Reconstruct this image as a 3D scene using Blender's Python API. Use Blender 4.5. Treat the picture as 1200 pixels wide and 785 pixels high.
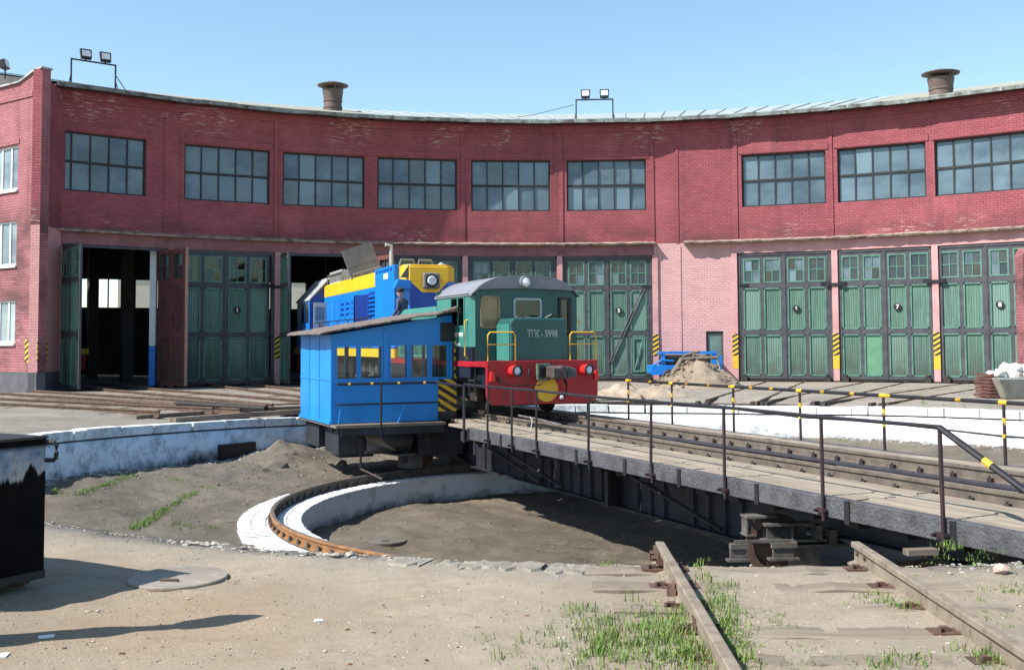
import bpy, math, random
from mathutils import Vector, Matrix
random.seed(7)
S = bpy.context.scene
for o in list(bpy.data.objects): bpy.data.objects.remove(o)
R_ = math.radians
# ------------------------------------------------------------------ camera
F = 1267.0; PY = 335.0; EYE = 1.63
PITCH = math.atan((402-PY)/F); ROLL = R_(.3)
_U = Vector((0, -math.sin(PITCH), math.cos(PITCH))); FW = Vector((0, math.cos(PITCH), math.sin(PITCH)))
RT = math.cos(ROLL)*Vector((1,0,0)) - math.sin(ROLL)*_U
UP = math.sin(ROLL)*Vector((1,0,0)) + math.cos(ROLL)*_U
CAM = Vector((0,0,EYE))
cd = bpy.data.cameras.new('camera'); cam = bpy.data.objects.new('camera', cd); S.collection.objects.link(cam)
cam.matrix_world = Matrix(((RT.x,UP.x,-FW.x,0),(RT.y,UP.y,-FW.y,0),(RT.z,UP.z,-FW.z,EYE),(0,0,0,1)))
cd.sensor_width = 36; cd.lens = 36*F/1200; cd.shift_y = -(392.5-PY)/1200; cd.clip_end = 5000; cd.clip_start = .1
S.camera = cam
# ------------------------------------------------------------------ world, sun, exposure
SUN_EL = R_(47); SUN_V = Vector((-.9135*math.cos(SUN_EL), -.4067*math.cos(SUN_EL), math.sin(SUN_EL)))
w = bpy.data.worlds.new('World'); S.world = w; w.use_nodes = True
nt = w.node_tree; bg = nt.nodes['Background']; sky = nt.nodes.new('ShaderNodeTexSky')
sky.sky_type = 'NISHITA'; sky.sun_disc = False; sky.sun_elevation = SUN_EL
sky.sun_rotation = math.atan2(SUN_V.x, SUN_V.y) % (2*math.pi)
sky.air_density = 1.0; sky.dust_density = .5; sky.ozone_density = .35; sky.altitude = 100
wb = nt.nodes.new('ShaderNodeMix'); wb.data_type = 'RGBA'; wb.blend_type = 'MULTIPLY'; wb.inputs[0].default_value = 1; wb.inputs[7].default_value = (.97, 1.07, 1.05, 1)
nt.links.new(sky.outputs[0], wb.inputs[6]); nt.links.new(wb.outputs[2], bg.inputs[0]); bg.inputs[1].default_value = .115
sd = bpy.data.lights.new('sun', 'SUN'); sun = bpy.data.objects.new('sun', sd); S.collection.objects.link(sun)
sd.energy = 5.0; sd.angle = R_(.53); sd.color = (1, .955, .88)
sun.rotation_mode = 'QUATERNION'; sun.rotation_quaternion = (-SUN_V).to_track_quat('-Z', 'Y'); sun.location = (-20,-10,30)
S.view_settings.view_transform = 'Standard'; S.view_settings.look = 'None'
S.view_settings.exposure = 0.85; S.view_settings.gamma = 1
S.render.engine = 'CYCLES'
try: S.cycles.max_bounces = 8; S.cycles.use_denoising = True
except Exception: pass
# ------------------------------------------------------------------ measuring: pixel of the 1200x785 photo -> world
def ray(x, y): return FW*F + (x-600)*RT - (y-PY)*UP
def gz(x, y, z):
    d = ray(x, y); return CAM + d*((z-EYE)/d.z)
def onplane(x, y, p0, n):
    d = ray(x, y); return CAM + d*((p0-CAM).dot(n)/d.dot(n))
def atd(x, y, dist):
    d = ray(x, y); return CAM + d*(dist/d.y)
PV = Vector((2.32, 20.57, 0))
def onR(x, y, R):
    d = ray(x, y); d = d/d.y; a = d.x**2+1; b = -2*(d.x*PV.x+PV.y); c = PV.x**2+PV.y**2-R*R
    return CAM + d*((-b+math.sqrt(b*b-4*a*c))/2/a)
def phi_of(q): return math.atan2(q[0]-PV.x, q[1]-PV.y)
def pol(R, ph, z=0): return Vector((PV.x+R*math.sin(ph), PV.y+R*math.cos(ph), z))
# ------------------------------------------------------------------ mesh helpers
Rz = lambda a: Matrix.Rotation(a, 4, 'Z')
Rx = lambda a: Matrix.Rotation(a, 4, 'X')
Ry = lambda a: Matrix.Rotation(a, 4, 'Y')
T = lambda x, y=0, z=0: Matrix.Translation((x, y, z))
class MB:
    def __init__(s): s.v = []; s.f = []
    def add(s, vs, fs, M=None):
        n = len(s.v)
        s.v += [tuple((M @ Vector(v)) if M else v) for v in vs]
        s.f += [tuple(i+n for i in f) for f in fs]; return s
    def box(s, x0, x1, y0, y1, z0, z1, M=None):
        vs = [(x0,y0,z0),(x1,y0,z0),(x1,y1,z0),(x0,y1,z0),(x0,y0,z1),(x1,y0,z1),(x1,y1,z1),(x0,y1,z1)]
        return s.add(vs, [(0,3,2,1),(4,5,6,7),(0,1,5,4),(1,2,6,5),(2,3,7,6),(3,0,4,7)], M)
    def cbox(s, c, d, M=None):
        return s.box(c[0]-d[0]/2, c[0]+d[0]/2, c[1]-d[1]/2, c[1]+d[1]/2, c[2]-d[2]/2, c[2]+d[2]/2, M)
    def prism(s, pts, a, b, axis='y', M=None):
        n = len(pts)
        def mk(p, t): return {'y': (p[0], t, p[1]), 'x': (t, p[0], p[1]), 'z': (p[0], p[1], t)}[axis]
        vs = [mk(p, a) for p in pts] + [mk(p, b) for p in pts]
        fs = [tuple(range(n)), tuple(range(2*n-1, n-1, -1))] + [(i, i+n, (i+1) % n+n, (i+1) % n) for i in range(n)]
        return s.add(vs, fs, M)
    def tube(s, pts, r, n=8, M=None, caps=True):
        pts = [Vector(p) for p in pts]; rs = r if isinstance(r, (list, tuple)) else [r]*len(pts)
        vs = []; fs = []
        for i, p in enumerate(pts):
            t = (pts[min(i+1, len(pts)-1)]-pts[max(i-1, 0)]).normalized()
            u = t.cross(Vector((0,0,1)));  u = t.cross(Vector((1,0,0))) if u.length < .05 else u
            u.normalize(); v = t.cross(u)
            for k in range(n):
                a = 2*math.pi*k/n; vs.append(tuple(p+rs[i]*(math.cos(a)*u+math.sin(a)*v)))
        for i in range(len(pts)-1):
            for k in range(n):
                a = i*n+k; b = i*n+(k+1) % n; fs.append((a, b, b+n, a+n))
        if caps: fs += [tuple(range(n-1, -1, -1)), tuple(range((len(pts)-1)*n, len(pts)*n))]
        return s.add(vs, fs, M)
    def lathe(s, prof, n=20, M=None):
        vs = []; fs = []
        for (r, z) in prof:
            for k in range(n): a = 2*math.pi*k/n; vs.append((r*math.cos(a), r*math.sin(a), z))
        for i in range(len(prof)-1):
            for k in range(n): a = i*n+k; b = i*n+(k+1) % n; fs.append((a, b, b+n, a+n))
        fs += [tuple(range(n-1, -1, -1)), tuple(range((len(prof)-1)*n, len(prof)*n))]
        return s.add(vs, fs, M)
    def mesh(s, name, mat=None, smooth=False):
        me = bpy.data.meshes.new(name); me.from_pydata(s.v, [], s.f); me.update()
        uv = me.uv_layers.new(name='UV'); vv = s.v
        for p in me.polygons:
            n = p.normal; ax, ay, az = abs(n.x), abs(n.y), abs(n.z)
            for li in p.loop_indices:
                q = vv[me.loops[li].vertex_index]
                uv.data[li].uv = (q[0], q[1]) if az > ax and az > ay else ((q[1], q[2]) if ax > ay else (q[0], q[2]))
        if smooth:
            me.polygons.foreach_set('use_smooth', [True]*len(me.polygons))
        if mat: me.materials.append(mat)
        return me
    def ob(s, name, mat, parent=None, M=None, smooth=False, bevel=0):
        return ob(name, s.mesh(name, mat, smooth), parent, M, bevel)
def ob(name, mesh, parent=None, M=None, bevel=0):
    o = bpy.data.objects.new(name, mesh); S.collection.objects.link(o)
    if parent: o.parent = parent
    if M is not None: o.matrix_local = M
    if bevel:
        m = o.modifiers.new('bevel', 'BEVEL'); m.width = bevel; m.segments = 2; m.limit_method = 'ANGLE'; m.angle_limit = R_(35)
    return o
def tag(o, label=None, cat=None, group=None, kind=None):
    if label: o['label'] = label
    if cat: o['category'] = cat
    if group: o['group'] = group
    if kind: o['kind'] = kind
    return o
def thing(name, label, cat, M=None, group=None):
    o = ob(name, None, None, M); o.empty_display_size = .3
    return tag(o, label, cat, group)
def copy_tree(o, parent=None):
    c = o.copy(); S.collection.objects.link(c)
    c.parent = parent
    for ch in [q for q in bpy.data.objects if q.parent == o]: copy_tree(ch, c)
    return c
def smooth_angle(me, deg=40):
    me.polygons.foreach_set('use_smooth', [True]*len(me.polygons))
    try: me.set_sharp_from_angle(angle=R_(deg))
    except Exception: pass
# ------------------------------------------------------------------ materials
def lin(h):
    f = lambda c: c/12.92 if c <= .04045 else ((c+.055)/1.055)**2.4
    return tuple(f(int(h[i:i+2], 16)/255) for i in (0, 2, 4))+(1,)
class NM:
    def __init__(s, name):
        s.m = bpy.data.materials.new(name); s.m.use_nodes = True; s.t = s.m.node_tree
        s.b = s.t.nodes['Principled BSDF']; s.pos = None
    def n(s, typ, **kw):
        x = s.t.nodes.new(typ)
        for k, v in kw.items(): setattr(x, k, v)
        return x
    def lk(s, a, b): s.t.links.new(a, b)
    def P(s):
        if not s.pos: s.pos = s.n('ShaderNodeNewGeometry')
        return s.pos.outputs['Position']
    def scaled(s, vec, sc):
        x = s.n('ShaderNodeMapping'); s.lk(vec, x.inputs[0]); x.inputs['Scale'].default_value = sc; return x.outputs[0]
    def noise(s, scale, detail=6, rough=.6, vec=None, sc=None):
        x = s.n('ShaderNodeTexNoise'); x.inputs['Scale'].default_value = scale; x.inputs['Detail'].default_value = detail
        x.inputs['Roughness'].default_value = rough
        v = vec if vec is not None else s.P()
        if sc: v = s.scaled(v, sc)
        s.lk(v, x.inputs['Vector']); return x.outputs['Fac']
    def ramp(s, fac, lo, hi, a=0., b=1.):
        x = s.n('ShaderNodeMapRange'); s.lk(fac, x.inputs[0]); x.inputs[1].default_value = lo; x.inputs[2].default_value = hi
        x.inputs[3].default_value = a; x.inputs[4].default_value = b; return x.outputs[0]
    def mix(s, fac, a, b, mode='MIX'):
        x = s.n('ShaderNodeMix', data_type='RGBA', blend_type=mode)
        if isinstance(fac, float) or isinstance(fac, int): x.inputs[0].default_value = fac
        else: s.lk(fac, x.inputs[0])
        for v, i in ((a, 6), (b, 7)):
            if isinstance(v, tuple): x.inputs[i].default_value = v if len(v) == 4 else v+(1,)
            else: s.lk(v, x.inputs[i])
        return x.outputs[2]
    def math(s, op, a, b=None):
        x = s.n('ShaderNodeMath', operation=op)
        for v, i in ((a, 0), (b, 1)):
            if v is None: continue
            if isinstance(v, (int, float)): x.inputs[i].default_value = v
            else: s.lk(v, x.inputs[i])
        return x.outputs[0]
    def uv(s): return s.n('ShaderNodeUVMap', uv_map='UV').outputs[0]
    def out(s, col, rough=.8, bump=None, bs=.3, bd=.02, metal=0, spec=.4):
        if isinstance(col, tuple): s.b.inputs['Base Color'].default_value = col if len(col) == 4 else col+(1,)
        else: s.lk(col, s.b.inputs['Base Color'])
        if isinstance(rough, (int, float)): s.b.inputs['Roughness'].default_value = rough
        else: s.lk(rough, s.b.inputs['Roughness'])
        s.b.inputs['Metallic'].default_value = metal; s.b.inputs['Specular IOR Level'].default_value = spec
        if bump is not None:
            b = s.n('ShaderNodeBump'); b.inputs['Strength'].default_value = bs; b.inputs['Distance'].default_value = bd
            s.lk(bump, b.inputs['Height']); s.lk(b.outputs[0], s.b.inputs['Normal'])
        return s.m
def simple(name, c1, c2=None, scale=2, rough=.75, bs=.25, bscale=30, bd=.01, metal=0, spec=.4, lo=.4, hi=.65, dirt=None, dl=.55, dh=.7, streak=False):
    k = NM(name); c2 = c2 or tuple(x*.72 for x in c1[:3])
    sc = (1, 1, .15) if streak else None
    col = k.mix(k.ramp(k.noise(scale, 8, .65, sc=sc), lo, hi), c1, c2)
    if dirt: col = k.mix(k.ramp(k.noise(scale*2.7, 8, .7, sc=sc), dl, dh), col, dirt)
    return k.out(col, rough, k.noise(bscale, 5, .6), bs, bd, metal, spec)

def brick_mat(name, top, low=None, zsplit=6.2, chip=(.46,.34,.31), chips=.585):
    k = NM(name); uv = k.uv()
    wob = k.n('ShaderNodeVectorMath', operation='ADD')
    nz = k.n('ShaderNodeTexNoise'); nz.inputs['Scale'].default_value = 1.3; nz.inputs['Detail'].default_value = 3
    k.lk(uv, nz.inputs['Vector'])
    sc = k.n('ShaderNodeVectorMath', operation='SCALE'); k.lk(nz.outputs['Color'], sc.inputs[0]); sc.inputs['Scale'].default_value = .05
    k.lk(uv, wob.inputs[0]); k.lk(sc.outputs[0], wob.inputs[1])
    b = k.n('ShaderNodeTexBrick'); k.lk(wob.outputs[0], b.inputs['Vector'])
    b.inputs['Scale'].default_value = 1; b.inputs['Brick Width'].default_value = .27; b.inputs['Row Height'].default_value = .102
    b.inputs['Mortar Size'].default_value = .012; b.inputs['Mortar Smooth'].default_value = .6; b.inputs['Bias'].default_value = 0
    c = tuple(top); b.inputs['Color1'].default_value = c+(1,); b.inputs['Color2'].default_value = tuple(x*.8 for x in c)+(1,)
    b.inputs['Mortar'].default_value = tuple(x*.42 for x in c)+(1,)
    col = b.outputs['Color']
    col = k.mix(k.ramp(k.noise(.6, 6, .7), .35, .7), col, tuple(x*.82 for x in c), 'MULTIPLY') if False else col
    col = k.mix(k.ramp(k.noise(.8, 8, .7), .45, .75, 0., .45), col, tuple(x*.62 for x in c))
    col = k.mix(k.ramp(k.noise(.45, 5, .6), .5, .7, 0., .35), col, tuple(min(1, x*1.3+.015) for x in c))
    sep = k.n('ShaderNodeSeparateXYZ'); k.lk(k.P(), sep.inputs[0]); z = sep.outputs[2]
    # soot and peeled bricks just above the ledge and under the eaves
    m1 = k.ramp(z, 6.2, 7.3, 1., 0.); m1 = k.math('MULTIPLY', m1, k.ramp(k.noise(.5, 5, .6, sc=(1,1,2.5)), .42, .62))
    col = k.mix(k.math('MULTIPLY', m1, .75), col, (.07,.035,.035))
    stk = k.math('MULTIPLY', k.ramp(k.noise(.9, 6, .7, sc=(1,1,.07)), .52, .68), k.ramp(k.noise(.5, 4, .6), .4, .6)); col = k.mix(k.math('MULTIPLY', stk, .55), col, (.075,.035,.04))
    rows = k.noise(5, 3, .6, sc=(.5,.5,3))
    big = k.ramp(k.noise(.33, 3, .5), chips-.07, chips)
    near = k.math('MAXIMUM', k.ramp(z, 6.3, 7.2, 1., 0.), k.ramp(z, 10.3, 11.4, 0., .8))
    pm = k.math('MULTIPLY', k.math('MULTIPLY', k.ramp(rows, .56, .62), big), near)
    col = k.mix(pm, col, chip)
    if low:
        b2 = k.n('ShaderNodeTexBrick'); k.lk(wob.outputs[0], b2.inputs['Vector'])
        for nm in ('Scale','Brick Width','Row Height','Mortar Size','Mortar Smooth'): b2.inputs[nm].default_value = b.inputs[nm].default_value
        b2.inputs['Color1'].default_value = low+(1,); b2.inputs['Color2'].default_value = tuple(x*.87 for x in low)+(1,)
        b2.inputs['Mortar'].default_value = tuple(x*.66 for x in low)+(1,)
        lc = k.mix(k.ramp(k.noise(1.1, 8, .7), .5, .75, 0., .4), b2.outputs['Color'], tuple(x*.6 for x in low))
        col = k.mix(k.ramp(z, zsplit-.01, zsplit+.01, 1., 0.), col, lc)
    h = k.math('ADD', k.math('MULTIPLY', b.outputs['Fac'], -1.), k.math('MULTIPLY', k.noise(14, 4, .6), .8))
    return k.out(col, .8, h, .55, .02, 0, .3)
BRICK = brick_mat('painted_red_brick', (.325,.084,.100), (.60,.30,.29))
BRICK_W = brick_mat('painted_red_brick_wing', (.34,.13,.145), None, chips=.7)
PINK = simple('pink_plaster', (.52,.29,.29), (.42,.21,.21), 1.2, dirt=(.13,.07,.07), dl=.6, dh=.78, bscale=20)
LINTEL = simple('dull_pink_lintel', (.27,.115,.125), (.2,.085,.095), 1.0, dirt=(.06,.035,.035), dl=.55, dh=.75, bscale=20)
LEDGE = simple('crumbling_concrete_ledge', (.36,.28,.23), (.11,.07,.06), 3, bs=.8, bscale=12, bd=.05)
PLINTH = simple('grey_plinth', (.10,.10,.115), (.07,.07,.08), 2)
ROOF_L = simple('light_sheet_roof', (.34,.385,.38), (.27,.31,.305), 1.2, rough=.5, dirt=(.3,.31,.27), dl=.55, dh=.8)
ROOF_O = simple('weathered_felt_roof', (.30,.30,.25), (.24,.24,.20), 1.0, rough=.85)
EAVE = simple('rusty_eave_flashing', (.20,.24,.23), (.06,.045,.04), 2.2, rough=.6, dirt=(.35,.38,.38), dl=.58, dh=.66)
SOFFIT = simple('soffit_boards', (.10,.045,.045), (.05,.025,.025), 3)
DARKF = simple('dark_grey_door_paint', (.066,.067,.078), (.042,.043,.050), 3, rough=.6, dirt=(.10,.065,.05), dl=.66, dh=.75)
def boards(name, c, w=.1, dirt=(.05,.05,.045), vert=True, lightd=(.22,.42,.33)):
    k = NM(name); uv = k.uv(); s = k.n('ShaderNodeSeparateXYZ'); k.lk(uv, s.inputs[0]); u = s.outputs[0 if vert else 1]
    fr = k.math('FRACT', k.math('DIVIDE', u, w)); d = k.math('ABSOLUTE', k.math('SUBTRACT', fr, .5))
    g = k.ramp(d, .36, .5, 0., 1.)
    idx = k.math('FLOOR', k.math('DIVIDE', u, w)); wn = k.n('ShaderNodeTexWhiteNoise', noise_dimensions='1D'); k.lk(idx, wn.inputs['W'])
    st = (6,6,.7)
    col = k.mix(k.ramp(k.noise(1.0, 8, .7, sc=st), .4, .7), c, tuple(x*.55 for x in c))
    col = k.mix(k.math('MULTIPLY', wn.outputs[0], .35), col, tuple(x*.6 for x in c))
    col = k.mix(k.ramp(k.noise(1.6, 8, .75, sc=st), .6, .72, 0., .6), col, lightd)
    sp = k.n('ShaderNodeSeparateXYZ'); k.lk(k.P(), sp.inputs[0])
    oi = k.n('ShaderNodeObjectInfo').outputs['Random']; col = k.mix(k.ramp(oi, 0, 1, 0., .5), col, tuple(x*.5 for x in c)); col = k.mix(k.ramp(oi, .7, .72, 0., .3), col, lightd)
    low = k.math('MULTIPLY', k.ramp(sp.outputs[2], 0., 2.0, 1., 0.), k.ramp(k.noise(1.2, 6, .7), .28, .55))
    col = k.mix(k.ramp(k.noise(2.2, 8, .8, sc=(4,4,.5)), .56, .66, 0., .7), col, (.17,.21,.19))
    col = k.mix(k.math('MULTIPLY', low, .8), col, dirt)
    col = k.mix(k.math('MULTIPLY', g, .75), col, tuple(x*.2 for x in c))
    return k.out(col, .75, k.math('SUBTRACT', k.math('MULTIPLY', k.noise(3, 5, .7, sc=(8,8,1)), .3), g), .6, .015, 0, .3)
GREENB = boards('green_door_boards', (.125,.235,.185), lightd=(.27,.42,.36))
GREENL = simple('green_bead_paint', (.10,.225,.17), (.065,.15,.115), 3, rough=.6, dirt=(.05,.07,.06), dl=.6, dh=.75)
GREEN_D = simple('plain_green_sheet', (.11,.25,.15), (.08,.20,.13), 1.5, rough=.5, dirt=(.16,.09,.04), dl=.63, dh=.72)
REDIN = boards('red_brown_inner_boards', (.13,.045,.043), lightd=(.2,.08,.07))
def glass_mat(name, c, c2, rough=.12, sc=.5, spec=.6):
    k = NM(name); col = k.mix(k.ramp(k.noise(sc, 5, .6, sc=(1,1,1.6)), .4, .62), c, c2)
    oi = k.n('ShaderNodeObjectInfo').outputs['Random']; col = k.mix(k.ramp(oi, 0, 1, 0., .55), col, tuple(x*.4 for x in c)); col = k.mix(k.ramp(oi, .8, .82, 0., .35), col, tuple(min(1, x*1.9) for x in c))
    col = k.mix(k.ramp(k.noise(7, 6, .8, sc=(1,1,.3)), .58, .75, 0., .35), col, (.22,.22,.2))
    return k.out(col, k.ramp(k.noise(2.5, 4, .6), .3, .8, rough*.6, rough*2.2), k.noise(.9, 2, .4), .06, .05, 0, spec)
GLASS = glass_mat('dusty_sky_tinted_glass', (.125,.185,.225), (.055,.09,.12))  # blue base colour stands in for sky reflected in the panes
GLASS_D = glass_mat('dark_door_glass', (.03,.042,.05), (.045,.055,.06), .08)
STEEL = simple('black_window_steel', (.018,.020,.025), (.03,.028,.028), 4, rough=.6)
WHITE = simple('white_window_paint', (.72,.74,.76), (.62,.64,.66), 4, rough=.5, bs=.05)
def clear(name, tint=(.8,.9,.9), alpha=.25):
    m = bpy.data.materials.new(name); m.use_nodes = True; t = m.node_tree; t.nodes.clear()
    o = t.nodes.new('ShaderNodeOutputMaterial'); mx = t.nodes.new('ShaderNodeMixShader'); tr = t.nodes.new('ShaderNodeBsdfTransparent')
    gl = t.nodes.new('ShaderNodeBsdfGlossy'); fr = t.nodes.new('ShaderNodeFresnel'); fr.inputs[0].default_value = 1.5
    gl.inputs['Roughness'].default_value = .05; tr.inputs[0].default_value = tint+(1,)
    ns = t.nodes.new('ShaderNodeTexNoise'); ns.inputs['Scale'].default_value = 3
    t.links.new(fr.outputs[0], mx.inputs[0]); t.links.new(tr.outputs[0], mx.inputs[1]); t.links.new(gl.outputs[0], mx.inputs[2])
    t.links.new(mx.outputs[0], o.inputs[0]); return m
CLEAR = clear('clear_glass'); AMBER = glass_mat('dusty_amber_glass', (.20,.15,.07), (.07,.05,.03), .1, 4)
def hazard(name, ang=1, per=.22, yel=(.62,.40,.03), blk=(.02,.02,.024)):
    k = NM(name); s = k.n('ShaderNodeSeparateXYZ'); k.lk(k.uv(), s.inputs[0])
    v = k.math('ADD', k.math('MULTIPLY', s.outputs[0], -ang*.6), s.outputs[1])
    fr = k.math('FRACT', k.math('DIVIDE', v, per)); msk = k.ramp(fr, .47, .53)
    col = k.mix(msk, yel, blk); col = k.mix(k.ramp(k.noise(6, 8, .7), .58, .7), col, (.25,.16,.10))
    return k.out(col, .6, k.noise(30, 3), .1, .01)
HAZ = hazard('yellow_black_stripes'); HAZ2 = hazard('yellow_black_stripes_reversed', -1); HAZB = hazard('bold_yellow_black_stripes', -1, .2)
YEL = simple('yellow_paint', (.72,.42,.03), (.6,.33,.03), 3, rough=.5, dirt=(.2,.12,.06), dl=.66, dh=.74)
BLACK = simple('black_pipe_paint', (.010,.010,.015), (.022,.018,.019), 5, rough=.45)
RUSTPIPE = simple('dark_red_rusty_pipe', (.035,.015,.019), (.016,.010,.013), 6, rough=.6)
STEELD = simple('dark_painted_girder', (.024,.025,.034), (.011,.012,.016), 1.2, rough=.55, bs=.4, bscale=25, dirt=(.07,.055,.05), dl=.56, dh=.7, streak=True)
FASCIA = simple('tarred_fascia_beam', (.085,.085,.095), (.042,.042,.048), 4, rough=.6, bs=.9, bscale=28, bd=.03, dirt=(.16,.13,.11), dl=.58, dh=.72)
RAILM = simple('rail_steel_side', (.13,.105,.085), (.075,.06,.05), 6, rough=.65, dirt=(.17,.14,.11), dl=.55, dh=.75)
RAILT = simple('worn_rail_head', (.34,.33,.33), (.22,.20,.19), 8, rough=.33, metal=.7, bs=.05)
RAILR = simple('rusty_yard_rail', (.115,.07,.05), (.06,.038,.028), 5, rough=.7)
RAILO = simple('orange_painted_ring_rail', (.30,.14,.05), (.15,.075,.035), 5, rough=.55)
RUST = simple('flaking_rust', (.11,.06,.042), (.055,.035,.03), 8, rough=.8, bs=.6)
def wood(name, c, c2, sc=(.35,5,5), rough=.8, rnd=True):
    k = NM(name); tc = k.n('ShaderNodeTexCoord').outputs['Object']
    oi = k.n('ShaderNodeObjectInfo').outputs['Random']
    v = k.n('ShaderNodeVectorMath', operation='ADD'); k.lk(tc, v.inputs[0]); 
    mul = k.math('MULTIPLY', oi, 57.)
    k.lk(mul, v.inputs[1])
    n1 = k.noise(2.0, 8, .7, vec=v.outputs[0], sc=sc)
    col = k.mix(k.ramp(n1, .35, .68), c, c2)
    col = k.mix(k.math('MULTIPLY', oi, .4), col, tuple(x*.55 for x in c))
    col = k.mix(k.ramp(k.noise(1.3, 7, .7), .55, .72, 0., .7), col, tuple(x*.45 for x in c2))
    return k.out(col, rough, n1, .5, .02, 0, .2)
PLANK = wood('sun_bleached_plank', (.34,.29,.225), (.17,.14,.115), (5,.35,5))
SLEEP = wood('dirty_sleeper', (.22,.175,.14), (.12,.09,.07))
SLEEPD = wood('tarred_sleeper', (.05,.042,.04), (.028,.025,.025))
def whitewash(name, c=(.70,.73,.76), d=(.24,.25,.27), amt=.47, zlow=None):
    k = NM(name); col = k.mix(k.ramp(k.noise(2.2, 9, .75), amt, amt+.14, 0., .8), c, d)
    col = k.mix(k.ramp(k.noise(.5, 5, .6), .4, .7, 0., .35), col, tuple(x*.75 for x in c))
    col = k.mix(k.ramp(k.noise(9, 7, .8, sc=(1,1,.5)), .66, .73, 0., .7), col, (.12,.10,.09))
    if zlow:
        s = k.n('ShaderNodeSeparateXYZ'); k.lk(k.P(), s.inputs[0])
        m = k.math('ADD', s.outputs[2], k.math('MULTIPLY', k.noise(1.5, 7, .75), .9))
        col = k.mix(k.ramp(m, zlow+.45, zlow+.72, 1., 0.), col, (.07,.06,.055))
    return k.out(col, .85, k.noise(7, 8, .7), .6, .04, 0, .2)
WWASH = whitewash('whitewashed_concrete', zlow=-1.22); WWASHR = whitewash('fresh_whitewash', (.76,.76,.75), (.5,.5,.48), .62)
WWASHB = whitewash('whitewashed_brick', (.60,.60,.61), (.38,.38,.38), .62)
CONC = simple('grey_concrete', (.30,.285,.26), (.2,.185,.165), 2, bs=.5, bscale=15, bd=.03)
BLUE = simple('blue_cab_paint', (.010,.225,.64), (.008,.19,.55), .9, rough=.38, bs=.3, bscale=2.2, bd=.05, dirt=(.02,.11,.30), dl=.58, dh=.75)
BLUE_L = simple('fresh_loco_blue', (.008,.185,.62), (.007,.155,.54), .8, rough=.36, bs=.08, bscale=6, dirt=(.012,.09,.30), dl=.6, dh=.75, streak=True)
BLUE_D = simple('shade_darkened_loco_blue', (.006,.055,.32), (.005,.04,.24), .8, rough=.35)  # darker copy of the loco blue, shade painted into front walls and slots
LYEL = simple('loco_yellow', (.80,.46,.02), (.70,.38,.02), .8, rough=.38, bs=.05, bscale=6)
LGREY = simple('light_grey_sheet', (.36,.39,.40), (.28,.30,.31), 1.5, rough=.45)
HATCH = simple('hatch_grey', (.155,.155,.15), (.12,.12,.12), 3, rough=.5)
TGREEN = simple('teal_loco_paint', (.020,.094,.090), (.014,.07,.068), 1.0, rough=.36, bs=.1, bscale=4, bd=.02, dirt=(.03,.05,.045), dl=.54, dh=.72, streak=True)
TGREENL = simple('light_teal_paint', (.045,.19,.16), (.035,.155,.135), 1.0, rough=.4, bs=.1, bscale=4)
TDARK = simple('dark_navy_skirt', (.008,.014,.028), (.012,.015,.02), 1.5, rough=.4)
TROOF = simple('faded_grey_loco_roof', (.20,.205,.23), (.15,.155,.175), 1.3, rough=.5, dirt=(.24,.23,.24), dl=.55, dh=.8)
TRED = simple('red_buffer_beam_paint', (.37,.009,.018), (.25,.008,.016), 1.4, rough=.42, bs=.15, bscale=5, dirt=(.10,.018,.02), dl=.55, dh=.72, streak=True)
GREASE = simple('greasy_steel', (.022,.02,.02), (.05,.04,.035), 6, rough=.5)
COUPL = simple('coupler_casting', (.075,.055,.048), (.028,.024,.024), 7, rough=.6)
LAMP = simple('lamp_glass', (.75,.78,.8), (.5,.52,.55), 12, rough=.12, bs=.1)
FELT = simple('ragged_roofing_felt', (.11,.085,.075), (.20,.165,.15), 6, rough=.9, bs=.9, bscale=14, bd=.05)
VENT = simple('brown_vent_sheet', (.12,.085,.07), (.085,.06,.055), 2, rough=.6)
SAND = simple('sand_heap_soil', (.27,.215,.16), (.17,.135,.10), 1.6, bs=.8, bscale=10, bd=.06, rough=.95)
RUBBLE = simple('white_rubble', (.72,.70,.68), (.5,.48,.46), 3, bs=.5)
LOG = simple('old_timber', (.21,.165,.12), (.12,.09,.07), 4, bs=.6)
GRASSM = simple('grass_blade_green', (.085,.165,.028), (.15,.21,.04), 9, rough=.6, bs=0, dirt=(.27,.24,.10), dl=.58, dh=.64)
PALE = simple('pale_building_render', (.52,.48,.38), (.45,.42,.34), .3)
GREYP = simple('faded_grey_lettering', (.38,.42,.42), (.25,.3,.3), 12, rough=.6, bs=0)
TRUCKM = simple('dusty_truck_steel', (.13,.12,.11), (.06,.055,.05), 5, rough=.6, bs=.4)
STEELL = simple('pale_edged_steel', (.10,.10,.115), (.05,.05,.06), 5, rough=.5)
WHITEP = simple('white_lettering', (.8,.8,.78), (.7,.7,.68), 8, rough=.6, bs=0)
INT = simple('sooty_interior', (.075,.07,.065), (.045,.04,.04), .7)
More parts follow.
